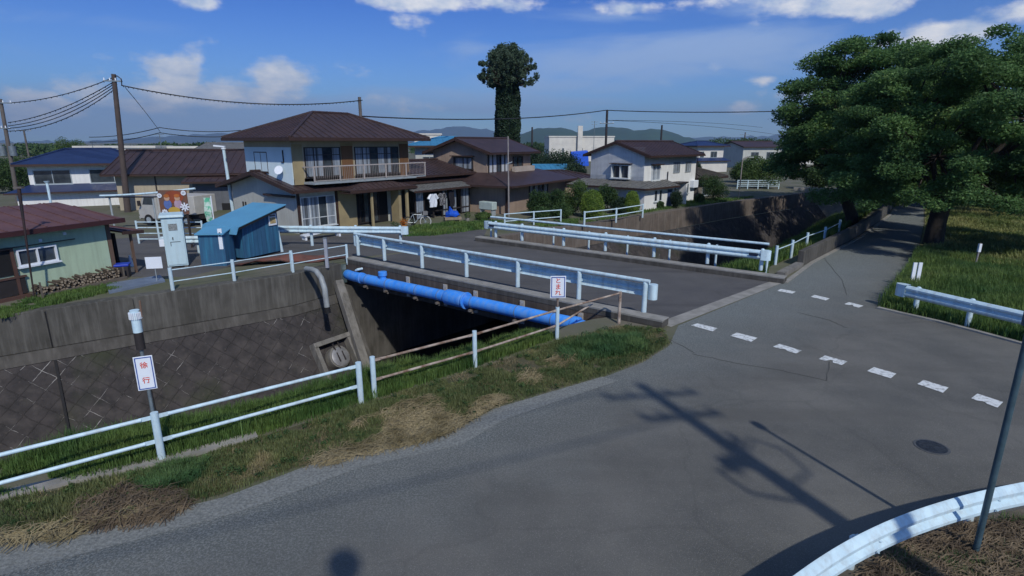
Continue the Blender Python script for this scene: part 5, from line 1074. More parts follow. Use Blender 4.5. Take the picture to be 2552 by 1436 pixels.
P8 = upole('utility_pole', 'far pale pole right of the green treeline', 1855, 400, 150, 330, .2, .15, M_CPOLE, arms=((.6, 3, .2),))
for px, D, ty, l in ((400, 60, 333, 'small roof antenna mast above the warehouse'), (1480, 80, 302, 'thin antenna mast between the factory and the white house'), (229, 70, 353, 'small antenna mast right of the navy roofed house')):
    a = V(px, 355, D); t_ = thing('antenna', l, 'antenna', (a.x, D, 3.0)); zt = V(px, ty, D).z - 3; MB().tube([(0, 0, 0), (0, 0, zt)], .035, 6).obj('mast', M_POLEGREY, t_)
    for k in range(2): b_ = MB(); b_.tube([(-.5 + .1 * k, 0, zt - .1 - .35 * k), (.5 - .1 * k, 0, zt - .1 - .35 * k)], .02, 5); b_.obj('element', M_POLEGREY, t_)
def cable(label, A, B, midpy=None, r=.03, n=20, hang=0, group='cables strung between the poles', sag=None):
    a, b = V(*A), V(*B); mid = (a + b) / 2
    if sag is None:
        x_m = (A[0] + B[0]) / 2; Dm = mid.y; sag = mid.z - (CAM_H + (_ray(x_m, midpy).z / _ray(x_m, midpy).y) * Dm)
    pts = [a.lerp(b, i / n) - Vector((0, 0, 4 * sag * (i / n) * (1 - i / n))) for i in range(n + 1)]
    m = MB().tube(pts, r, 6)
    if hang:
        for k in range(hang): t = (k + .5) / hang; p = a.lerp(b, t) - Vector((0, 0, 4 * sag * t * (1 - t))); m.bar(p + Vector((0, 0, .01)), p - Vector((.02, 0, r + .055)), .035, .03, up=(1, 0, 0))
    return tag(m.obj('cable', M_WIRE, smooth=60), label, 'cable', group)
cable('topmost cable between the far left pole and the thick pole', (30, 256, 45.9), (283, 193, 40), 238, .028, hang=18)
for k, (ya, yb, ym) in enumerate(((306, 203, 273), (314, 209, 283), (320, 216, 292), (327, 223, 302))):
    cable(('highest', 'second highest', 'third', 'lowest')[k] + ' of the four sagging cables between the far left pole and the thick pole', (20, ya, 45.9), (285, yb, 40), ym, .028, hang=20 if k in (0, 3) else 0)
cable('thick hung cable from the thick pole to the pole behind the brown roof', (302, 213, 39.9), (903, 250, 47), 258, .038, hang=60)
cable('thin drop cable slanting down from the thick pole to the warehouse', (312, 218, 39.9), (400, 330, 60), 283, .022)
cable('upper of two low cables left of the thick pole', (222, 342, 70), (398, 318, 60), 337, .04); cable('lower of two low cables left of the thick pole', (224, 354, 70), (398, 331, 60), 350, .04)
cable('upper of two low cables right of the thick pole', (398, 318, 60), (600, 325, 62), 328, .04); cable('lower of two low cables right of the thick pole', (398, 331, 60), (600, 338, 62), 341, .04)
cable('long cable from behind the brown roof to the dark pole', (903, 290, 47), (1510, 275, 72), 296, .05)
cable('long cable from the dark pole into the big tree', (1510, 275, 72), (2050, 274, 62), 280, .05)
cable('faint thin cable running right from the dark pole', (1510, 300, 72), (1960, 340, 120), 318, .025); cable('faint second thin cable running right from the dark pole', (1510, 300, 72), (1900, 318, 120), 306, .025)
# pale lamp post behind the blue shed
a = V(555, 355, 34); lp = thing('lamp_post', 'pale blue white steel lamp post rising behind the blue shed', 'lamp post', (a.x, 34, 0)); zt = V(555, 372, 34).z
MB().tube([(.12, 0, 0), (0, 0, zt)], [.1, .085], 12).obj('pole', M_WHITE, lp, smooth=50); m = MB(); m.cyl((0, 0, zt), .13, .08, 12); m.bar((-.55, 0, zt + .2), (.1, 0, zt + .14), .16, .08); m.bar((0, 0, zt + .08), (0, 0, zt + .16), .06, .06, up=(1, 0, 0)); m.obj('lamp_head', M_SIGNW, lp)
a = G(86, 745); t2 = V(47, 470, a.y); dpz = thing('thin_pole', 'thin dark leaning pole standing in front of the mint hut', 'pole', (a.x, a.y, 0))
MB().tube([(0, 0, 0), ((t2.x - a.x) * .62, 0, t2.z * .62), (t2.x - a.x, 0, t2.z)], [.022, .03, .05], 8).obj('pole', mat('dark_rust_pole', (.05, .028, .028), (.02, .02, .022), 3, .6), dpz, smooth=50)
MB().box(t2.x - a.x - .13, t2.x - a.x + .13, -.06, .06, t2.z, t2.z + .05).obj('top_cap', M_CPOLE, dpz)
a = V(96, 355, 30); zt = V(96, 456, 30).z; sp = thing('white_post', 'slim white post with flared cap behind the red roofed hut', 'post', (a.x, 30, 0)); MB().cyl((0, 0, 0), .06, zt, 8).obj('post', M_WHITE, sp); MB().cyl((0, 0, zt), .08, .09, 10, .14).obj('cap', M_WHITE, sp)
a = V(1266, 355, 37.5); zt = V(1266, 340, 37.5).z; sp = thing('thin_pole', 'slim pale steel pole in front of the tan house corner', 'pole', (a.x, 37.5, 0)); MB().tube([(.05, 0, 0), (0, 0, zt)], [.06, .045], 8).obj('pole', mat('pale_pole', (.28, .26, .26), (.20, .18, .17), 3, .6), sp, smooth=50); MB().bar((-.1, -.05, zt - 1.75), (.28, -.05, zt - 1.6), .05, .05).obj('bracket', M_FRAME, sp)
a = V(1855, 355, 50); zt = V(1855, 392, 50).z; sp = thing('street_lamp', 'thin pale street lamp with bent top beside the far canal wall', 'street lamp', (a.x, 50, 0)); MB().tube([(0, 0, 0), (0, 0, zt - .3), (.12, 0, zt - .08), (.5, 0, zt)], .05, 8).obj('pole', MATS['pale_pole'], sp, smooth=50); MB().box(.5, .95, -.08, .08, zt - .05, zt + .04).obj('lamp_head', M_FRAME, sp)
# foreground slim pole and its head
a = G(2420, 1385); fpz = thing('steel_pole', 'blue grey steel pole standing behind the curved guardrail at right', 'pole', (a.x + .04, a.y, 0))
MB().tube([(0, 0, 0), (0, 0, 2.9)], .034, 16).obj('pole', M_POLEBLUE, fpz, smooth=50); MB().cyl((0, 0, 2.9), .08, .16, 14).obj('cap', M_POLEBLUE, fpz, smooth=40); MB().cyl((0, 0, .02), .075, .03, 14).obj('base_plate', M_POLEGREY, fpz)
# the utility pole beside the viewer whose shadow crosses the road
bp_ = thing('utility_pole', 'tall concrete utility pole with crossarms and transformer whose shadow crosses the near road', 'utility pole', (6.1, 1.6, 0)); PH = 8.4
MB().tube([(0, 0, 0), (0, 0, PH)], [.19, .12], 16).obj('pole', M_CPOLE, bp_, smooth=50)
for z, w, a_ in ((PH - .3, 1.9, .15), (PH - 1.1, 1.5, .15), (PH - 2.3, 1.1, 1.2)):
    u = Vector((math.cos(a_), math.sin(a_), 0)); ar = MB().bar(Vector((0, -.17, z)) - u * w / 2, Vector((0, -.17, z)) + u * w / 2, .08, .09).obj('crossarm', M_POLEGREY, bp_)
    for k in (-.45, -.2, .2, .45): MB().tube([Vector((0, -.17, z + .05)) + u * w * k, Vector((0, -.17, z + .25)) + u * w * k], [.06, .03], 8).obj('insulator', M_SIGNW, ar)
MB().box(-.5, -.12, -.1, .1, PH - 2.75, PH - 2.6).obj('bracket', M_POLEGREY, bp_)
MB().tube([(-.2, 0, PH - 2.7), (-.75, .1, PH - 3.0), (-.7, .1, PH - 3.5), (-.14, 0, PH - 3.6)], .035, 6).obj('cable_loop', M_WIRE, bp_)
MB().tube([(.14, 0, PH - 2.4), (.5, .1, PH - 2.1), (.75, .1, PH - 2.4), (.6, .1, PH - 3.0), (.14, 0, PH - 3.2)], .03, 6).obj('cable_loop', M_WIRE, bp_)
for k, (p, q) in enumerate((((6.1 - .8, 1.4, PH - .1), (-30, -14, 8.6)), ((6.1 + .6, 1.4, PH - .9), (-30, -13, 7.9)))):
    p, q = Vector(p), Vector(q); tag(MB().tube([p.lerp(q, i / 12) - Vector((0, 0, 2.2 * (i / 12) * (1 - i / 12))) for i in range(13)], .02, 5).obj('cable', M_WIRE), ('upper', 'lower')[k] + ' overhead cable leaving the near utility pole', 'cable', 'cables of the near pole')
cm = thing('camera_mast', 'slim mast with round head that throws the round shadow on the near road', 'mast', (0.35, -.45, 0)); MB().cyl((0, 0, 0), .02, 5.4, 10).obj('mast', M_POLEGREY, cm); MB().ell((0, 0, 5.6), .2, .17, .23).obj('head', M_FRAMED, cm, smooth=80)
# ================================================================== SIGNS
def sign_panel(root, w, h, txt, size, z, yaw, name='panel', roll=0, spc=1.0):
    p = MB().box(-w / 2, w / 2, -.012, 0, z, z + h).obj(name, M_SIGNW, root, bevel=.004); p.rotation_euler = (0, roll, yaw)
    b = MB(); t = w * .055; o = w * .06
    b.box(-w / 2 + o, -w / 2 + o + t, -.016, -.0125, z + o, z + h - o); b.box(w / 2 - o - t, w / 2 - o, -.016, -.0125, z + o, z + h - o); b.box(-w / 2 + o + t, w / 2 - o - t, -.016, -.0125, z + o, z + o + t); b.box(-w / 2 + o + t, w / 2 - o - t, -.016, -.0125, z + h - o - t, z + h - o)
    b.obj('border', M_SIGNB, p)
    n = len(txt)
    for i, ch in enumerate(txt):
        zz = z + h / 2 + (n / 2 - .5 - i) * size * spc; text_mesh('letter', ch, size, M_SIGNR, p, (0, -.0135, zz), (math.pi / 2, 0, 0), .0015)
    return p
s1 = thing('stop_sign', 'small white sign with blue border and red letters とまれ on the rusty fence', 'sign', tuple(G(1388, 846))[:2] + (0,)); MB().tube([(0, .06, 0), (0, .03, 1.62)], .03, 10).obj('pole', mat('rusty_pole', (.22, .19, .17), (.12, .07, .05), 8, .7), s1, smooth=50)
sign_panel(s1, .385, .56, 'とまれ', .155, 1.08, .05)
bl_ = G(400, 1148); s2 = thing('slow_sign', 'white sign with blue border and red letters 徐行 on a slim pole at lower left', 'sign', (bl_.x - .06, bl_.y + .09, 0))
MB().tube([(0, .02, 0), (-.02, .03, 1.95)], .026, 10).obj('pole', M_POLEGREY, s2, smooth=50)
sign_panel(s2, .25, .54, '徐行', .105, 1.16, .42, spc=2.3)
m = MB(); m.cyl((-.02, .03, 1.80), .062, .27, 16); m.obj('bracket_sleeve', M_FRAMED, s2, smooth=40)
m = MB(); m.cyl((-.02, .03, 2.071), .064, .34, 18); dl_ = m.obj('reflector_drum', M_WHITE, s2, smooth=40)
m = MB()
for k in range(22): a = 2 * math.pi * k / 22; m.bar((-.02 + .063 * math.cos(a), .03 + .063 * math.sin(a), 2.33), (-.02 + .085 * math.cos(a), .03 + .085 * math.sin(a), 2.33), .010, .10)
m.obj('fins', M_SIGNW, dl_)
m = MB(); m.tube([(.06, .05, 2.3), (.07, .05, 2.55)], .014, 6); m.obj('rod', M_RUST, s2)
dw = thing('marker_post', 'pair of upright white slats behind the right guardrail', 'post', tuple(G(2277, 716))[:2] + (0,))
for s in (-.09, .09): MB().box(s - .06, s + .06, -.02, .02, .0, .86).obj('slat', M_SIGNW, dw)
MB().box(-.15, .15, .021, .05, .3, .36).obj('crosspiece', M_POLEGREY, dw)
st_ = thing('stake', 'slim pale wooden stake in the meadow right of the big trunk', 'stake', tuple(G(2430, 665))[:2] + (0,)); MB().tube([(0, 0, 0), (.03, 0, .95)], [.03, .035], 7).obj('stick', MATS['pale_pole'], st_); MB().box(-.03, .07, -.04, .04, .6, .93).obj('wrap', M_SIGNW, st_)
mh_ = G(2322, 1115); mho = thing('manhole_cover', 'round dark iron manhole cover set in the road', 'manhole cover', (mh_.x, mh_.y, .006))
MB().cyl((0, 0, 0), .25, .005, 32).obj('frame', mat('iron_rim', (.13, .135, .14), (.08, .085, .09), 20, .6, metal=.3), mho); m = MB(); m.cyl((0, 0, .0055), .212, .005, 32); 
for k in range(-3, 4): m.bar((-.19 * math.cos(math.asin(k / 3.8)), k * .048, .0125), (.19 * math.cos(math.asin(k / 3.8)), k * .048, .0125), .02, .004)
m.obj('lid', M_CASTIRON, mho)
# ================================================================== TRUCK
def truck():
    M_TR = mat('truck_paint', (.42, .42, .40), (.36, .36, .35), 3, .35); M_BOX = mat('truck_box', (.46, .45, .42), (.38, .37, .34), 2, .6)
    t = thing('truck', 'small pale grey box truck parked behind the four rail fence', 'truck', (-20.3, 34.0, 0), math.radians(-14))
    side = [(-1.9, .38), (-1.93, .85), (-1.72, 1.25), (-1.45, 1.78), (-1.3, 1.86), (-.55, 1.88), (-.5, .38)]; n = len(side)
    m = MB(); vs = [(x, -.78, z) for x, z in side] + [(x, .78, z) for x, z in side]; m.add(vs, [tuple(range(n))[::-1], tuple(range(n, 2 * n))] + [(i, (i + 1) % n, (i + 1) % n + n, i + n) for i in range(n)]); m.obj('cab', M_TR, t, bevel=.04)
    m = MB(); a, b = Vector((-1.70, 0, 1.27)), Vector((-1.47, 0, 1.73)); d = Vector((-.012, 0, .006)); m.add([a + d + Vector((0, -.68, 0)), a + d + Vector((0, .68, 0)), b + d + Vector((0, .62, 0)), b + d + Vector((0, -.62, 0))] + [p for p in (a + Vector((.02, -.68, 0)), a + Vector((.02, .68, 0)), b + Vector((.02, .62, 0)), b + Vector((.02, -.62, 0)))], [(0, 1, 2, 3), (4, 7, 6, 5), (0, 4, 5, 1), (1, 5, 6, 2), (2, 6, 7, 3), (3, 7, 4, 0)]); m.obj('windscreen', M_GLASS, t)
    for s in (-1, 1):
        y0, y1 = (-.79, -.781) if s < 0 else (.781, .79); w = MB(); w.add([(-1.55, y, 1.22) for y in (y0, y1)] + [(-.72, y, 1.22) for y in (y0, y1)] + [(-.72, y, 1.7) for y in (y0, y1)] + [(-1.36, y, 1.7) for y in (y0, y1)], [(0, 2, 4, 6), (1, 7, 5, 3), (0, 1, 3, 2), (2, 3, 5, 4), (4, 5, 7, 6), (6, 7, 1, 0)]); w.obj('side_window', M_GLASS, t)
        MB().box(-1.95, -1.935, s * .62 - .13, s * .62 + .13, .62, .8).obj('headlight', mat('lamp_glass', (.6, .6, .58), None, 3, .15), t, bevel=.005)
        MB().box(-1.72, -1.6, s * .92 - .07, s * .92 + .07, 1.15, 1.45).obj('mirror', M_FRAMED, t, bevel=.01)
    m = MB(); m.box(-1.97, -1.90, -.76, .76, .34, .52); m.obj('bumper', M_TR, t, bevel=.02); MB().box(-1.944, -1.932, -.42, .42, .62, .76).obj('grille', M_FRAMED, t)
    MB().box(-.42, 2.2, -.85, .85, .72, 1.8).obj('cargo_box', M_BOX, t, bevel=.03); MB().box(-.5, 2.15, -.5, .5, .42, .7).obj('chassis', M_FRAMED, t)
    for x in (-1.25, 1.45):
        for y in (-.7, .7):
            w = MB().tube([(x, y - .1, .32), (x, y + .1, .32)], .32, 20).obj('wheel', M_TYRE, t, smooth=40); s = -1 if y < 0 else 1
            MB().tube([(x, y + s * .101, .32), (x, y + s * .115, .32)], .17, 14).obj('rim', M_FRAME, w, smooth=40)
truck()
# carport with thin pale roof edge
a = V(225, 355, 31); cpz = thing('carport', 'open carport frame with a thin pale curved top edge near the truck', 'carport', (a.x, 31, 0))
z0c = V(225, 488, 31).z; x1c = V(470, 355, 31).x - a.x; z1c = V(470, 470, 31).z
pts = [Vector((x1c * t, .0, z0c + (z1c - z0c) * t ** 1.6)) for t in [i / 10 for i in range(11)]]
MB().tube(pts, .055, 8).obj('roof_edge', M_WHITE, cpz, smooth=50)
m = MB(); m.box(.2, x1c * .55, .1, .5, z0c - .12, z0c - .07); m.obj('roof_sheet', M_FRAMED, cpz)
for x in (.35, x1c * .52): MB().cyl((x, .2, 0), .05, z0c - .12, 8).obj('post', M_FRAME, cpz)
# picture board with cut out flowers
a = V(433, 505, 26.0); pbz = thing('picture_board', 'colourful painted cutout board with two round topped figures and white flowers, above the pale cabinet', 'board', (a.x, 26.0, 0), math.radians(6))
zb0, zb1 = V(437, 534, 26).z, V(437, 474, 26).z; MB().box(-.62, .62, -.02, .02, zb0, zb1).obj('backing', mat('board_brown', (.10, .075, .065), (.17, .07, .04), 2.2, .7), pbz)
def cut(name, x, z, w, h, col, y=-.04, parent=pbz): return MB().tube([(x, y, z), (x, y + .015, z)], 1, 16).obj(name, col, parent)
def disc(name, x, z, rx, rz, m, y): 
    mb = MB(); n = 18; v = [(x + rx * math.cos(2 * math.pi * k / n), y, z + rz * math.sin(2 * math.pi * k / n)) for k in range(n)]; mb.add(v + [(p[0], p[1] + .012, p[2]) for p in v], [tuple(range(n)), tuple(range(n, 2 * n))[::-1]] + [(k, (k + 1) % n, (k + 1) % n + n, k + n) for k in range(n)]); return mb.obj(name, m, pbz)
hb = zb1 - zb0
disc('red_arch', .05, zb0 + hb * .72, .42, hb * .26, mat('paint_red', (.26, .06, .025), None, 3, .6), -.034)
for x, c, nm in ((-.25, (.10, .16, .40), 'blue_figure'), (.2, (.42, .30, .38), 'pink_figure')):
    disc(nm, x, zb0 + hb * .42, .17, hb * .2, mat('paint_' + nm, c, None, 3, .6), -.048); disc('head', x, zb0 + hb * .68, .12, hb * .12, mat('paint_skin', (.48, .30, .20), None, 3, .6), -.062); disc('cap', x, zb0 + hb * .77, .12, hb * .07, mat('paint_orange', (.42, .13, .03), None, 3, .6), -.076)
disc('yellow_panel', 0, zb0 + hb * .16, .26, hb * .15, mat('paint_yellow', (.50, .33, .06), None, 3, .6), -.062)
for fx, fz, fr in ((.48, .3, .2), (.5, .88, .11), (-.55, .78, .1), (-.42, .1, .13)):
    m = MB()
    for k in range(8): a_ = math.pi * k / 4; m.bar((fx, -.055, zb0 + hb * fz), (fx + fr * math.cos(a_), -.055, zb0 + hb * fz + fr * math.sin(a_)), .01, .06, up=(-math.sin(a_), 0, math.cos(a_)))
    m.obj('white_flower', M_SIGNW, pbz)
for x in (-.5, .5): MB().box(x - .04, x + .04, .021, .09, 0, zb1 - .05).obj('leg', M_FRAMED, pbz)
# banner
a = V(507, 355, 29.5); bn = thing('banner_flag', 'narrow pale green banner flag on a pole near the truck fence', 'banner', (a.x, 29.5, 0)); zt = V(507, 493, 29.5).z; MB().cyl((0, 0, 0), .03, zt + .1, 8).obj('pole', M_SIGNW, bn)
m = MB(); vs = []
for j in range(9):
    for i in range(3): vs.append((-.03 - i * .19 + .03 * math.sin(j * .9), .04 * math.sin(j * .8 + i), zt - j * (zt - .75) / 8))
k = len(vs); vs += [(p[0], p[1] + .01, p[2]) for p in vs]; fs = [(j * 3 + i, j * 3 + i + 1, j * 3 + i + 4, j * 3 + i + 3) for j in range(8) for i in range(2)]; fs += [tuple(q + k for q in f[::-1]) for f in fs]
m.add(vs, fs); m.obj('cloth', mat('banner_green', (.10, .42, .26), (.50, .62, .56), 4.5, .8, lo=.45, hi=.55), bn, smooth=60)
# bicycle
def bicycle():
    M_BW = mat('bike_white', (.48, .48, .46), None, 3, .5); b = thing('bicycle', 'white wheeled bicycle parked in front of the sunroom', 'bicycle', (-6.0, 32.3, 0), math.radians(18))
    for x in (0, 1.02):
        w = MB(); w.tube([(x + .31 * math.cos(a), 0, .33 + .31 * math.sin(a)) for a in [2 * math.pi * k / 28 for k in range(29)]], .032, 8, caps=False); wo = w.obj('wheel', M_BW if x else M_TYRE, b, smooth=60)
        s = MB()
        for k in range(8): a_ = math.pi * k / 8; s.tube([(x - .29 * math.cos(a_), 0, .33 - .29 * math.sin(a_)), (x + .29 * math.cos(a_), 0, .33 + .29 * math.sin(a_))], .004, 4)
        s.obj('spokes', M_FRAME, wo)
    m = MB(); J = dict(r=(0, 0, .33), bb=(.42, 0, .3), st=(.3, 0, .78), hd=(.8, 0, .75), fk=(1.02, 0, .33), hb=(.77, 0, .98))
    for a_, b_ in (('r', 'bb'), ('bb', 'st'), ('st', 'r'), ('st', 'hd'), ('bb', 'hd'), ('hd', 'fk'), ('hd', 'hb')): m.tube([J[a_], J[b_]], .018, 8)
    m.obj('frame', M_FRAME, b); MB().tube([(.7, -.27, 1.02), (.78, -.15, .99), (.77, 0, .98), (.78, .15, .99), (.7, .27, 1.02)], .015, 8).obj('handlebar', M_FRAME, b); MB().ell((.28, 0, .84), .14, .08, .04).obj('saddle', M_TYRE, b, smooth=60)
    MB().box(.86, 1.14, -.14, .14, .72, .94).obj('basket', mat('basket_wire', (.10, .10, .11), (.2, .2, .2), 40, .6), b)
    m = MB(); m.tube([(.42, -.05, .3), (.42, -.07, .14)], .012, 6); m.tube([(.42, .05, .3), (.42, .07, .46)], .012, 6); m.obj('pedals', M_TYRE, b)
bicycle()
# tarp bundle on a crate
a = G(1127, 552); ct = thing('crate', 'worn wooden crate under the blue tarpaulin bundle', 'crate', (a.x, a.y, 0), .3); m = MB(); m.box(-.5, .55, -.25, .25, .12, .28); 
m.obj('slats', mat('crate_wood', (.30, .24, .17), (.2, .16, .12), 5, .9), ct)
for x in (-.42, .45): MB().box(x - .04, x + .04, -.2, .2, 0, .119).obj('leg', MATS['crate_wood'], ct)
mb = MB(); mb.ell((a.x + .02, a.y, .44), .46, .26, .22, 14, 9); mb.v = [(x + .06 * math.sin(z * 31 + x * 9), y + .05 * math.cos(x * 17), max(.285, z + .06 * math.sin(x * 13 + y * 9) + (.26 if abs(x - a.x + .1) < .12 and z > .5 else 0))) for x, y, z in mb.v]
tag(mb.obj('tarp_bundle', M_TARP, smooth=30), 'crumpled bright blue tarpaulin bundle on a crate', 'tarpaulin')
# small clutter by the houses
def pot(px, py, r, h, m, label, plant=None, z=0):
    p = G(px, py); t = thing('flower_pot', label, 'flower pot', (p.x, p.y, 0)); MB().cyl((0, 0, 0), r * .75, h, 12, r).obj('pot', m, t, smooth=40)
    if plant: leaves('plant', blob_points([((0, 0, h + r * 1.2), (r * 1.5, r * 1.5, r * 1.5), 160)]), .05, plant, t)
pot(1008, 572, .16, .24, mat('orange_pot', (.55, .2, .03), None, 3, .6), 'orange flower pot left of the bicycle', leafmat('leaf_flower', (.35, .05, .01), (.5, .22, .02), 6, .2))
pot(1030, 566, .12, .2, M_FRAMED, 'small dark flower pot beside the orange pot', L_MID)
pot(985, 583, .17, .26, M_SIGNW, 'white planter standing behind the guardrail end', L_MID)
pot(1165, 552, .14, .22, M_CONCL, 'grey pot with weeds right of the tarpaulin', L_LIGHT)
a = G(310, 690); bi = thing('storage_bin', 'dark bin with bright blue lid beside the mint hut', 'bin', (a.x, a.y, 0), .4); MB().box(-.2, .2, -.2, .2, 0, .42).obj('body', M_FRAMED, bi, bevel=.02); MB().box(-.23, .23, -.23, .23, .421, .5).obj('lid', mat('lid_blue', (.02, .05, .42), None, 3, .4), bi, bevel=.02)
a = G(327, 664); bt = thing('traffic_cone', 'dirty white cone standing right of the blue lidded bin', 'cone', (a.x, a.y, 0)); MB().cyl((0, 0, .03), .11, .42, 12, .03).obj('cone', M_SIGNW, bt, smooth=40); MB().box(-.14, .14, -.14, .14, 0, .029).obj('base', M_SIGNW, bt)
a = G(345, 712); pk = [XY(G(*p)) for p in ((265, 712), (400, 690), (412, 703), (272, 733))]; tag(MB().prism(pk, .0, .07).obj('metal_plate', mat('blue_grey_plate', (.16, .20, .27), (.12, .15, .20), 2, .5)), 'flat blue grey plate lying on the canal edge by the hut', 'plate')
# white low ramp bench in front of the glazed veranda
a = G(845, 588); rb_ = thing('low_bench', 'low white slanted bench rail in front of the glazed veranda', 'bench', (a.x, a.y, 0), R45); m = MB(); m.bar((-2.0, 0, .22), (0, 0, .42), .5, .06); m.obj('top', M_SIGNW, rb_)
for x in (-1.9, -.05): MB().box(x - .05, x + .05, -.2, .2, 0, .19 if x < -1 else .38).obj('leg', M_SIGNW, rb_)
# ================================================================== TREES AND PLANTS
def limb(mb, a, b, r0, r1, bend=.3, n=6, seg=8):
    a, b = Vector(a), Vector(b); c = (a + b) / 2 + Vector((random.uniform(-1, 1) * bend, random.uniform(-1, 1) * bend, random.uniform(.0, 1) * bend)); P = []
    for i in range(n + 1): t = i / n; P.append(a * (1 - t) ** 2 + c * 2 * t * (1 - t) + b * t * t)
    mb.tube(P, [r0 + (r1 - r0) * i / n for i in range(n + 1)], seg); return P
def pad_tree(name, label, base, crown, rad, npads, leaf, lm, trunk, pad=(1.15, .36), per=850, fork=2.2, group=None, bottom=-.75, seed=0, trunkpath=None):
    rs_ = np.random.default_rng(seed); t = thing(name, label, 'tree', base, group=group); B = Vector(base)
    tb = MB(); tp_ = trunkpath or [(0, 0, -.1), (.05, .05, fork * .5), (.1, 0, fork)]; rr_ = [trunk * 1.2, trunk * 1.05, trunk * 1.0] if len(tp_) == 3 else [trunk * (1.3 - .55 * i / (len(tp_) - 1)) for i in range(len(tp_))]
    tb.tube(tp_, rr_, 14).obj('trunk', M_BARK, t, smooth=60); tip = Vector(tp_[-1])
    C = Vector(crown) - B; ells = []; br_ = MB(); mains = []
    for k in range(7):
        a = 2 * math.pi * k / 7 + rs_.uniform(-.3, .3); q = C + Vector((rad[0] * .5 * math.cos(a), rad[1] * .5 * math.sin(a), rad[2] * rs_.uniform(-.2, .45))); P = limb(br_, tip - Vector((0, 0, .25)), q, trunk * .42, trunk * .14, .6); mains.append(P)
    for k in range(npads):
        while True:
            d = rs_.normal(size=3); d /= np.linalg.norm(d)
            if d[2] > bottom: break
        f = rs_.uniform(.4, 1.0) ** .6; w_ = 1.0 if d[2] > 0 else min(1.35, 1 / math.sqrt(max(.3, 1 - d[2] * d[2]))); c = Vector((C.x + d[0] * rad[0] * f * w_, C.y + d[1] * rad[1] * f * w_, C.z + d[2] * rad[2] * f)); s = rs_.uniform(.65, 1.25)
        if c.z + B.z < 1.7: c.z = 1.7 + rs_.uniform(0, .6)
        ells.append((tuple(c), (pad[0] * s, pad[0] * s, pad[1] * s), int(per * s * s)))
        if k % 2 == 0:
            P = min(mains, key=lambda P: min((p - c).length for p in P)); p = min(P[2:], key=lambda p: (p - c).length); limb(br_, p, c, trunk * .12, .025, .25, 5, 6)
    br_.obj('branches', M_BARK, t, smooth=60); leaves('crown', blob_points(ells, shell=.25), leaf, lm, t, .6); return t
pad_tree('cherry_tree', 'big spreading cherry tree with thick dark trunk beside the shaded road', (20.4, 26.9, 0), (20.9, 26.0, 5.0), (5.9, 5.5, 4.4), 290, .064, L_CHERRY, .36, (.82, .38), 1050, seed=1)
pad_tree('cherry_tree', 'cherry tree with bent trunk leaning over the canal bank, left of the shaded road', (20.2, 33.6, -.1), (21.2, 35.0, 5.9), (5.0, 4.3, 5.0), 200, .085, L_CHERRY, .30, (.95, .45), 640, seed=2, trunkpath=[(.2, 0, -.3), (.1, 0, .7), (-.4, -.2, 1.4), (-.9, -.5, 1.9)])
pad_tree('cherry_tree', 'cherry tree at the right edge of the meadow, cut by the frame', (33.5, 37.5, 0), (32.5, 37.5, 5.6), (5.6, 5.0, 4.6), 90, .12, L_CHERRY, .36, (.95, .45), 520, seed=3)
pad_tree('tree', 'farther tree on the left of the shaded road behind the bent cherry', (27.5, 46, 0), (27, 46, 5.0), (4.6, 4.6, 3.8), 60, .17, L_MID, .3, (1.4, .8), 350, seed=4)
pad_tree('tree', 'farther tree on the right of the shaded road behind the big cherry', (35, 47, 0), (35, 47, 5.2), (5.2, 5, 4.2), 60, .17, L_MID, .3, (1.5, .8), 350, seed=5)
# tall trimmed tree
tt = thing('trimmed_tree', 'tall column shaped tree with a bushy top rising behind the tan house', 'tree', (V(1265, 355, 70).x, 70, 0)); zt = V(1265, 205, 70).z; ztop = V(1265, 105, 70).z
MB().tube([(0, 0, 0), (0, 0, zt), (.1, 0, ztop - 1)], [1.1, .8, .15], 12).obj('trunk', M_BARK, tt, smooth=60)
n = 26000; a = RNG.uniform(0, 2 * np.pi, n); z = RNG.uniform(2, zt + .3, n); r = (1.62 - .35 * z / zt) * (1 + .10 * np.sin(a * 5 + z * .9) + .06 * np.sin(a * 3 - z * 1.7)) * RNG.uniform(.82, 1.04, n)
leaves('foliage_column', np.stack([r * np.cos(a), r * np.sin(a), z], 1), .13, L_DARK, tt, 1.2)
ells = []; bm_ = MB()
for k in range(150):
    a_ = random.uniform(0, 6.28); u = random.random() ** .5; zz = random.uniform(0, 1); R_ = (1.2 + 2.4 * math.sin(min(1, .25 + zz * .85) * math.pi) ** .8) * (.35 + .65 * u); c = Vector((R_ * math.cos(a_), R_ * math.sin(a_), zt - .3 + zz * (ztop - zt))); s = random.uniform(.14, .36)
    ells.append((tuple(c), (s * random.uniform(.6, 1.3), s, s * random.uniform(.8, 1.9)), int(300 * s / .4))); bm_.tube([(0, 0, c.z * .93 if c.z * .93 > zt - .5 else zt - .5), tuple(c)], [.12, .03], 5)
ells.append(((0, 0, zt + (ztop - zt) * .42), (2.5, 2.5, 2.4), 15000)); bm_.obj('branches', M_BARK, tt); leaves('crown', blob_points(ells, shell=.1), .11, leafmat('leaf_grey_green', (.03, .06, .035), (.085, .125, .08), 1.2, .25), tt, 1)
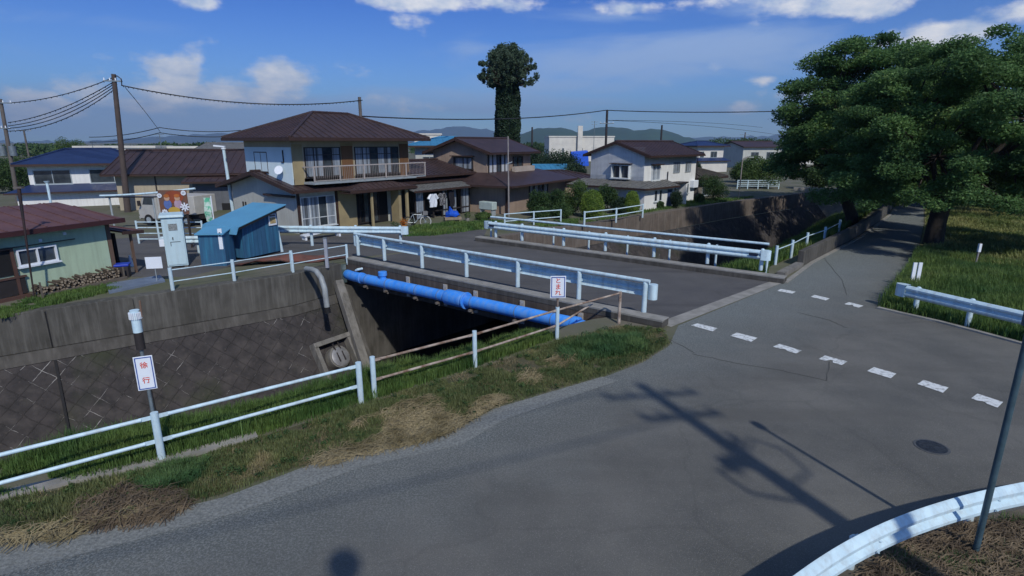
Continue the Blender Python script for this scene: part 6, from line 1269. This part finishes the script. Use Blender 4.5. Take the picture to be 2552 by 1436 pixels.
def shrub(name, label, px, py, D, w, h, lm, n=5000, leaf=.05, lumps=6, dome=False, cat='shrub', trunk=False, zb=0, group=None):
    p = V(px, 355, D); t = thing(name, label, cat, (p.x, D, zb), group=group); r = w / 2
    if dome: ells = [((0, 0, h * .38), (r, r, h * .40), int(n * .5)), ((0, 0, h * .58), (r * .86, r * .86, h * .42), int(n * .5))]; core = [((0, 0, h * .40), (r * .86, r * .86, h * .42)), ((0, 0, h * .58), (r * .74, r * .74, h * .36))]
    else:
        ells = []; core = []
        for k in range(lumps): a_ = random.uniform(0, 6.28); q = random.uniform(.2, .62); zz = random.uniform(.28, .78); ells.append(((r * q * math.cos(a_), r * q * math.sin(a_), h * zz), (r * .5, r * .5, h * .26), n // lumps))
        ells.append(((0, 0, h * .45), (r * .8, r * .8, h * .45), n // 3))
    if dome:
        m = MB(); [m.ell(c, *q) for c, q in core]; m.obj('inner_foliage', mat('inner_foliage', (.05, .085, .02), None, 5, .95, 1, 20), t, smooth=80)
    if trunk: MB().tube([(0, 0, -.1), (0, 0, h * .6)], [max(.05, w * .04), .03], 7).obj('trunk', M_BARK, t)
    else: MB().tube([(0, 0, -.05), (.03, 0, h * .4)], .04, 6).obj('stem', M_BARK, t)
    pts_ = blob_points(ells, shell=.88 if dome else .5); pts_[:, 2] = np.maximum(pts_[:, 2], .02); leaves('foliage', pts_, leaf, lm, t, 1); return t
shrub('topiary', 'round topped clipped shrub, larger one left of the white house', 1481, 0, 37.2, 1.55, 1.78, L_TOP, 16000, .035, dome=True)
shrub('topiary', 'narrow clipped golden green shrub against the white house wall', 1583, 0, 39.0, 1.1, 1.55, L_TOP, 12000, .035, dome=True)
for i, (px, D, w, h, lm, l) in enumerate(((1345, 38, 1.9, 1.7, L_MID, 'leafy green shrub nearest the tan house wall'), (1385, 37.4, 1.8, 2.0, L_MID, 'taller green shrub in the middle of the garden'), (1432, 38.6, 2.0, 2.4, L_LIGHT, 'light green tall shrub beside the round topped shrub'), (1405, 36.6, 2.0, 1.1, L_MID, 'low flowering shrub behind the white fence'),
                                     (1350, 36, 1.6, .85, L_MID, 'low shrub at the foot of the slim pale pole'), (1548, 39.2, 1.4, 1.15, L_DARK, 'dark low shrub between the two clipped shrubs'), (1520, 41, 1.9, 2.1, L_MID, 'green shrub behind the large clipped shrub'), (1697, 42.5, 1.1, 1.5, L_DARK, 'dark narrow shrub by the white house entrance'),
                                     (1790, 48, 2.6, 2.4, L_MID, 'broad green shrub right of the weathered shed'), (1755, 46, 1.0, .8, L_MID, 'small green shrub on the far canal wall path'), (1655, 42.1, .7, .6, L_MID, 'small plant by the blue door'), (1200, 36, 1.2, .5, L_LIGHT, 'low weeds clump in front of the oil tank'))):
    shrub('garden_shrub', l, px, 0, D, w, h, lm, 5200, .05)
for i, (px, D, w, h, lm, l) in enumerate(((1385, 60, 6.4, 4.6, L_DARK, 'dark evergreen tree right of the tan house'), (1345, 64, 3.5, 5.0, L_DARK, 'dark tree directly behind the tan house roof'), (1430, 57, 3.0, 3.2, L_DARK, 'low dark tree left of the white house'), (176, 88, 4.4, 5.6, L_LIGHT, 'yellow green tree top behind the navy roof'), (5, 55, 5, 3.8, L_MID, 'green tree at the far left edge'), (1905, 62, 5.0, 3.4, L_LIGHT, 'light green bushy tree beyond the canal crossing'), (1868, 70, 4.2, 3.2, L_LIGHT, 'light green bushy tree left of the far railing'), (1730, 80, 3.2, 2.2, L_DARK, 'small dark garden tree by the cream far house'),
                                     (1835, 150, 15, 6.2, L_MID, 'rounded far green tree on the skyline right of the cream house'), (1900, 170, 14, 5.8, L_MID, 'far green tree on the skyline near the big cherry'), (1780, 130, 5, 3.6, L_DARK, 'small dark far tree beside the cream house'), (2420, 48, 6, 3.2, L_DARK, 'dark hedge tree at the back of the meadow'), (2540, 44, 5, 3.0, L_DARK, 'dark hedge tree at the right edge of the meadow'), (2330, 60, 7, 3.4, L_MID, 'green tree at the far end of the meadow'), (2160, 70, 5, 2.6, L_LIGHT, 'yellow green bush at the end of the shaded road'), (2060, 60, 5, 2.8, L_MID, 'green bush on the bank behind the bent cherry'))):
    shrub('tree', l, px, 0, D, w, h, lm, 9000, .085 if D < 90 else .2, 9, cat='tree', trunk=True)
# far wooded band on the horizon
ells = []
for k in range(150):
    a_ = random.uniform(-.85, .85); D = random.uniform(210, 420); h = random.uniform(2.2, 4.2) * (1 + (D - 210) / 1200); ells.append(((D * math.sin(a_), D * math.cos(a_), h * .5), (random.uniform(5, 14), random.uniform(5, 9), h * .62), 420))
tag(leaves('distant_trees', blob_points(ells, shell=.6), .75, L_MID, None, 1), 'distant band of dark trees along the horizon behind the houses', 'trees', kind='stuff')
# ================================================================== GRASS
V1 = [(-26, -6.8)] + [XY(G(*p)) for p in ((0, 1252), (400, 1165), (640, 1092), (900, 1012), (1190, 920), (1390, 850), (1540, 812), (1650, 818), (1668, 855), (1600, 900), (1500, 935), (1230, 1015), (1120, 1072), (850, 1122), (560, 1230), (320, 1290), (0, 1340))] + [(-26, -9)]
V1n = V1[1:-1]
tag(MB().sheet(V1, .003).obj('grass_verge', mat('verge_ground', (.10, .085, .055), (.05, .06, .025), 1.6, .95, .9, 40)), 'earth and turf under the verge grass', kind='structure')
grass('verge_grass', V1n, 100000, .10, leafmat('blade_olive', (.08, .12, .045), (.17, .19, .08), 1.1, .35, (.32, .27, .15)), 'short mixed green grass between the near fence and the road', w=.005, clump=.7, seed=5, thr=.33)
grass('verge_weeds', V1n, 30000, .06, L_STRAW, 'thin dry blades scattered through the verge grass', w=.004, clump=.6, seed=9, thr=.42, lean=1.2)
pc = [XY(G(*p)) for p in ((1400, 872), (1480, 848), (1600, 838), (1600, 880), (1500, 895), (1400, 905))]; grass('tall_grass', pc, 11000, .2, L_GRASS, 'long dark green grass clump at the end of the blue pipe', w=.006, clump=.6, seed=2, lean=.9)
pc = [XY(G(*p)) for p in ((310, 1190), (420, 1165), (520, 1150), (480, 1215), (360, 1235))]; grass('tall_grass', pc, 6000, .14, L_GRASS, 'green grass clump at the foot of the lower left fence post', w=.006, clump=.5, seed=4, lean=.9)
# beyond the near fence
fl = [(-14, 2.6)] + [XY(G(*p)) for p in ((0, 1246), (405, 1150), (640, 1085), (900, 1006), (1186, 914), (1388, 842))]
V2 = fl + [(.55, 14.0), (-1.25, 12.15), (-3.6, 10.5), (-6.3, 8.7), (-8.3, 7.3), (-15.5, 1.8)]
grass('bank_grass', V2, 75000, .30, L_GRASSR, 'taller green grass on the canal lip beyond the near fence', w=.006, clump=1.1, seed=6, thr=.22)
straw('dry_straw', [XY(G(*p)) for p in ((880, 1060), (1010, 1010), (1200, 960), (1400, 890), (1480, 900), (1420, 950), (1240, 1010), (1120, 1085), (930, 1100))], 11000, L_STRAW, 'cut pale straw lying on the verge by the road', thr=.40, ang=.5, spread=.7, pile=.05)
straw('dry_straw', [XY(G(*p)) for p in ((190, 1262), (300, 1220), (440, 1225), (480, 1262), (400, 1300), (210, 1318))], 1900, L_STRAWB, 'brown dry cut weeds near the lower left fence', thr=.15, ang=1.2, spread=1.2, pile=.04)
straw('dry_straw', [XY(G(*p)) for p in ((0, 1330), (300, 1290), (560, 1225), (850, 1120), (1100, 1070), (1100, 1095), (860, 1150), (600, 1262), (330, 1330), (0, 1365))], 2200, L_STRAW, 'thin scattered straw along the asphalt edge', thr=.4, ang=.6, spread=.8, pile=.01)
# upstream bank
def bankpts(n, path, o0, o1):
    P = [Vector(p) for p in path]; Ls = np.array([(b - a).length for a, b in zip(P[:-1], P[1:])]); si = RNG.choice(len(Ls), n, p=Ls / Ls.sum()); t = RNG.random(n); o = RNG.uniform(o0, o1, n)
    A = np.array(P)[si]; B = np.array(P)[si + 1]; d = (B - A) / np.linalg.norm(B - A, axis=1)[:, None]; q = A + (B - A) * t[:, None] + np.stack([-d[:, 1], d[:, 0]], 1) * o[:, None]
    return q[:, 0], q[:, 1], np.interp(o, [0, 1, 2.6, 4.2, 5], [0, -.25, -1.0, -2.6, BED])
grass('bank_grass', None, 0, .42, L_GRASSR, 'grass covering the earth bank between road and canal', w=.014, clump=1.5, seed=8, thr=.1, pts=bankpts(60000, NEAR[9:14], .05, 4.0))
# right verge tall grass and meadow
RV = [XY(G(*p)) for p in ((2192, 766), (2250, 690), (2290, 625), (2400, 640), (3000, 760), (3000, 965), (2552, 856), (2400, 812))]
grass('tall_grass', RV, 105000, .34, L_GRASSR, 'tall green grass behind the right guardrail', w=.009, clump=1.2, seed=10, thr=.05)
RM = [XY(G(*p)) for p in ((2305, 640), (2310, 560), (2312, 505), (2560, 480), (2760, 520), (2760, 720))]
grass('meadow_grass', RM, 70000, .28, leafmat('blade_meadow', (.11, .16, .045), (.26, .27, .10), .35, .4, (.34, .30, .14)), 'paler dry tipped grass across the meadow under the trees', w=.022, clump=2.5, seed=11, thr=.1, lean=.8)
# far bank weeds
grass('weeds', [XY(G(*p)) for p in ((0, 765), (60, 748), (290, 708), (300, 722), (150, 758), (0, 795))], 9000, .14, L_GRASSR, 'green weeds on the canal edge in front of the mint hut', w=.01, seed=12, thr=.35)
grass('weeds', [XY(G(*p)) for p in ((1000, 575), (1060, 562), (1200, 552), (1440, 548), (1440, 562), (1210, 572), (1080, 588), (1000, 590))], 16000, .22, L_GRASSR, 'patchy green weeds in front of the brown and tan houses', w=.02, clump=1.5, seed=13, thr=.35)
grass('weeds', [XY(G(*p)) for p in ((1450, 560), (1640, 525), (1800, 505), (1880, 492), (1700, 500), (1440, 540))], 9000, .2, L_GRASSR, 'thin weeds along the top of the far canal wall', w=.02, clump=1.5, seed=14, thr=.4)
grass('corner_weeds', [XY(G(*p)) for p in ((2130, 1436), (2260, 1360), (2400, 1312), (2600, 1290), (3400, 1330), (3400, 1700), (2200, 1560))], 42000, .12, L_GRASS, 'sparse green weeds inside the curved guardrail', z=.02, w=.004, clump=.5, seed=15, thr=.45)
straw('dry_straw', [XY(G(*p)) for p in ((2150, 1436), (2260, 1365), (2400, 1320), (2600, 1300), (3400, 1340), (3400, 1700), (2200, 1560))], 24000, L_STRAWB, 'dry brown stalks inside the curved guardrail', thr=.3, length=.3, pile=.08)
# ================================================================== HILLS
def ridge(name, label, prof, D, m, depth=900, seed=0, rough=8):
    r = np.random.default_rng(seed); xs = np.arange(prof[0][0], prof[-1][0] + 1, 14.0); yy = np.interp(xs, [p[0] for p in prof], [min(p[1], 352) for p in prof]) 
    rows = []; nr_ = 7
    h = np.array([V(x, y, D).z for x, y in zip(xs, yy)]); X = np.array([V(x, 355, D).x for x in xs]); h = h + r.normal(size=len(h)) * rough
    for j in range(nr_): t = j / (nr_ - 1); k = math.sin(math.pi * t) ** .8 if 0 < t < 1 else 0; rows.append(np.stack([X * (1 + (t - .5) * depth / D), np.full(len(X), D + (t - .5) * depth), h * k * (1 + r.normal(size=len(h)) * .06 * (1 if 0 < t < .45 else 0)) - (1 if k == 0 else 0)], 1))
    V_ = np.concatenate(rows); n = len(X); F_ = np.array([(j * n + i, j * n + i + 1, (j + 1) * n + i + 1, (j + 1) * n + i) for j in range(nr_ - 1) for i in range(n - 1)]); o = fastmesh(name, V_, F_, m); o.data.polygons.foreach_set('use_smooth', [True] * len(o.data.polygons)); return tag(o, label, kind='structure')
M_HILL = mat('hill_forest', (.035, .075, .05), (.025, .055, .045), .006, .95); M_MTN = mat('mountain_forest', (.03, .06, .06), (.025, .05, .055), .002, .95)
ridge('mountains', 'faint blue mountains along the horizon', [(-300, 350), (120, 352), (230, 350), (300, 346), (400, 341), (520, 333), (640, 329), (800, 334), (900, 338), (1030, 326), (1090, 322), (1130, 316), (1180, 318), (1240, 328), (1400, 342), (1680, 345), (1780, 341), (1880, 340), (1960, 334), (2100, 340), (2500, 346), (2900, 350)], 9000, M_MTN, 2500, 1, 10)
ridge('hills', 'dark green wooded hills behind the white house', [(1200, 352), (1290, 341), (1330, 322), (1370, 318), (1405, 319), (1440, 330), (1462, 325), (1490, 318), (1540, 316), (1562, 324), (1600, 321), (1640, 323), (1680, 332), (1705, 342), (1760, 350), (1830, 352)], 2600, M_HILL, 700, 2, 3)

# road grit near the verge edge
gx, gy = polypts([XY(G(*p)) for p in ((0, 1345), (320, 1298), (560, 1240), (850, 1130), (1120, 1080), (1230, 1020), (1500, 940), (1660, 870), (1700, 900), (1500, 985), (1300, 1080), (950, 1220), (620, 1350), (500, 1436), (0, 1436))], 26000)
dd_ = .64 * (gx + 7) - .77 * (gy - 5.6); kk = RNG.random(len(gx)) < np.clip(1.1 - dd_ / 1.6, .06, 1) * (.3 + vnoise(gx + 50, gy + 50, .5, 21)); gx, gy = gx[kk], gy[kk]; n = len(gx); sz = RNG.uniform(.003, .011, n)
base = np.array([[1, 0, -.4], [-.5, .87, -.4], [-.5, -.87, -.4], [.1, .1, .8]]); rot = RNG.uniform(0, 6.28, n); c_, s_ = np.cos(rot), np.sin(rot)
P_ = np.stack([base[None, :, 0] * c_[:, None] - base[None, :, 1] * s_[:, None], base[None, :, 0] * s_[:, None] + base[None, :, 1] * c_[:, None], np.repeat(base[None, :, 2], n, 0)], 2) * sz[:, None, None] + np.stack([gx, gy, .004 + sz * .3], 1)[:, None, :]
tag(fastmesh('road_gravel', P_.reshape(-1, 3), (np.arange(n)[:, None, None] * 4 + np.array([[0, 1, 3], [1, 2, 3], [2, 0, 3]])[None]).reshape(-1, 3), mat('gravel_stone', (.24, .24, .23), (.10, .105, .11), 30, .9)), 'loose gravel stones along the road edge', 'gravel', kind='stuff')
# haze
hz = MB().box(-11500, 11500, -400, 11000, -6, 620).obj('haze', None) if False else None
me = bpy.data.meshes.new('haze'); hb_ = MB().box(-11900, 11900, -300, 11800, -6, 640); me.from_pydata(hb_.v, [], hb_.f); hz = bpy.data.objects.new('haze', me); COL.objects.link(hz)
hm = bpy.data.materials.new('haze_air'); hm.use_nodes = True; nt = hm.node_tree; nt.nodes.clear(); ho = nt.nodes.new('ShaderNodeOutputMaterial'); hv = nt.nodes.new('ShaderNodeVolumePrincipled'); hv.inputs['Color'].default_value = (.55, .75, 1, 1); hv.inputs['Density'].default_value = .00013; hv.inputs['Anisotropy'].default_value = .2; nt.links.new(hv.outputs[0], ho.inputs['Volume']); me.materials.append(hm)
tag(hz, 'thin blue air haze over the valley', 'haze', kind='stuff')
# tar seams of old road repairs
mb = MB()
for P_ in (((1722, 882), (1830, 905), (1950, 925), (2060, 950)), ((2066, 902), (2060, 950)), ((1640, 830), (1730, 880)), ((2050, 640), (2100, 700), (2110, 735)), ((1990, 780), (2070, 800), (2110, 818))):
    q = [G(*p) for p in P_]; r_ = []
    for a_, b_ in zip(q[:-1], q[1:]):
        for k in range(6): p = a_.lerp(b_, k / 6); r_.append((p.x + random.uniform(-.02, .02), p.y + random.uniform(-.02, .02), .007))
    r_.append((q[-1].x, q[-1].y, .007)); mb.sweep(r_, [(-.008, 0), (.008, 0), (.008, .003), (-.008, .003)])
tag(mb.obj('road_seams', mat('tar_seam', (.055, .055, .052), (.09, .09, .085), 3, .8)), 'thin dark tar seams and cracks in the road', kind='structure')

# broad leaved weeds in the verge
wx, wy = polypts(V1n, 170); k = wy < 15.5; wx, wy = wx[k], wy[k]; ells = []
for i in range(len(wx)): r_ = random.uniform(.05, .14); ells.append(((wx[i], wy[i], .05), (r_, r_, .05), 40))
tag(leaves('broadleaf_weeds', np.maximum(blob_points(ells, shell=.2), [-99, -99, .012]), .022, L_MID, None, .7), 'low broad leaved weeds scattered in the verge grass', 'weeds', kind='stuff')
# vertical joints in the left canal wall
cwall = [o for o in bpy.data.objects if o.name == 'canal_wall'][0]
for px, w_ in ((112, .07), (330, .03)):
    pa_, pb_ = Vector((*FAR[2], 0)), Vector((*FAR[3], 0)); best = min(range(-300, 301), key=lambda t: abs(1276 + F_PX * pa_.lerp(pb_, t / 200).x / (pa_.lerp(pb_, t / 200).y * CP + CAM_H * SP) - px)) / 200
    p = pa_.lerp(pb_, best); d_ = (pb_ - pa_).normalized(); n_ = Vector((d_.y, -d_.x, 0)); m = MB()
    m.bar(p + n_ * .034 + Vector((0, 0, -.02)), p + n_ * .034 + Vector((0, 0, -1.14)), w_ * .5, .02, up=n_); m.bar(p + n_ * .15 + Vector((0, 0, -1.5)), p + n_ * 1.7 + Vector((0, 0, BED)), w_, .03, up=n_)
    m.obj('joint', M_DARK, cwall)
# pieces that are countable become parts of their own
def split_loose(o):
    me = o.data; n = len(me.vertices); par = list(range(n))
    def find(a):
        while par[a] != a: par[a] = par[par[a]]; a = par[a]
        return a
    for e in me.edges:
        a, b = find(e.vertices[0]), find(e.vertices[1])
        if a != b: par[a] = b
    groups = {}
    for p in me.polygons: groups.setdefault(find(p.vertices[0]), []).append(p)
    if len(groups) < 2: return
    first = True
    for g in groups.values():
        ids = sorted({v for p in g for v in p.vertices}); mp = {v: i for i, v in enumerate(ids)}; m2 = bpy.data.meshes.new(me.name); m2.from_pydata([me.vertices[i].co[:] for i in ids], [], [[mp[v] for v in p.vertices] for p in g])
        for mt in me.materials: m2.materials.append(mt)
        if g[0].use_smooth: m2.polygons.foreach_set('use_smooth', [True] * len(m2.polygons)); m2.set_sharp_from_angle(angle=math.radians(40))
        if first: o.data = m2; first = False
        else:
            c = o.copy(); c.data = m2; COL.objects.link(c)
SPLIT = ('wood_panel', 'ochre_panel', 'ochre_wall', 'sunroom_panel', 'bargeboard', 'bracket', 'annex_post', 'porch_post', 'wall_vent', 'corner_trim', 'downpipe', 'joint', 'gable_wall', 'hinge', 'concrete_frame', 'pedals', 'gutter')
for o in list(bpy.data.objects):
    if o.type == 'MESH' and o.name.split('.')[0] in SPLIT: split_loose(o)
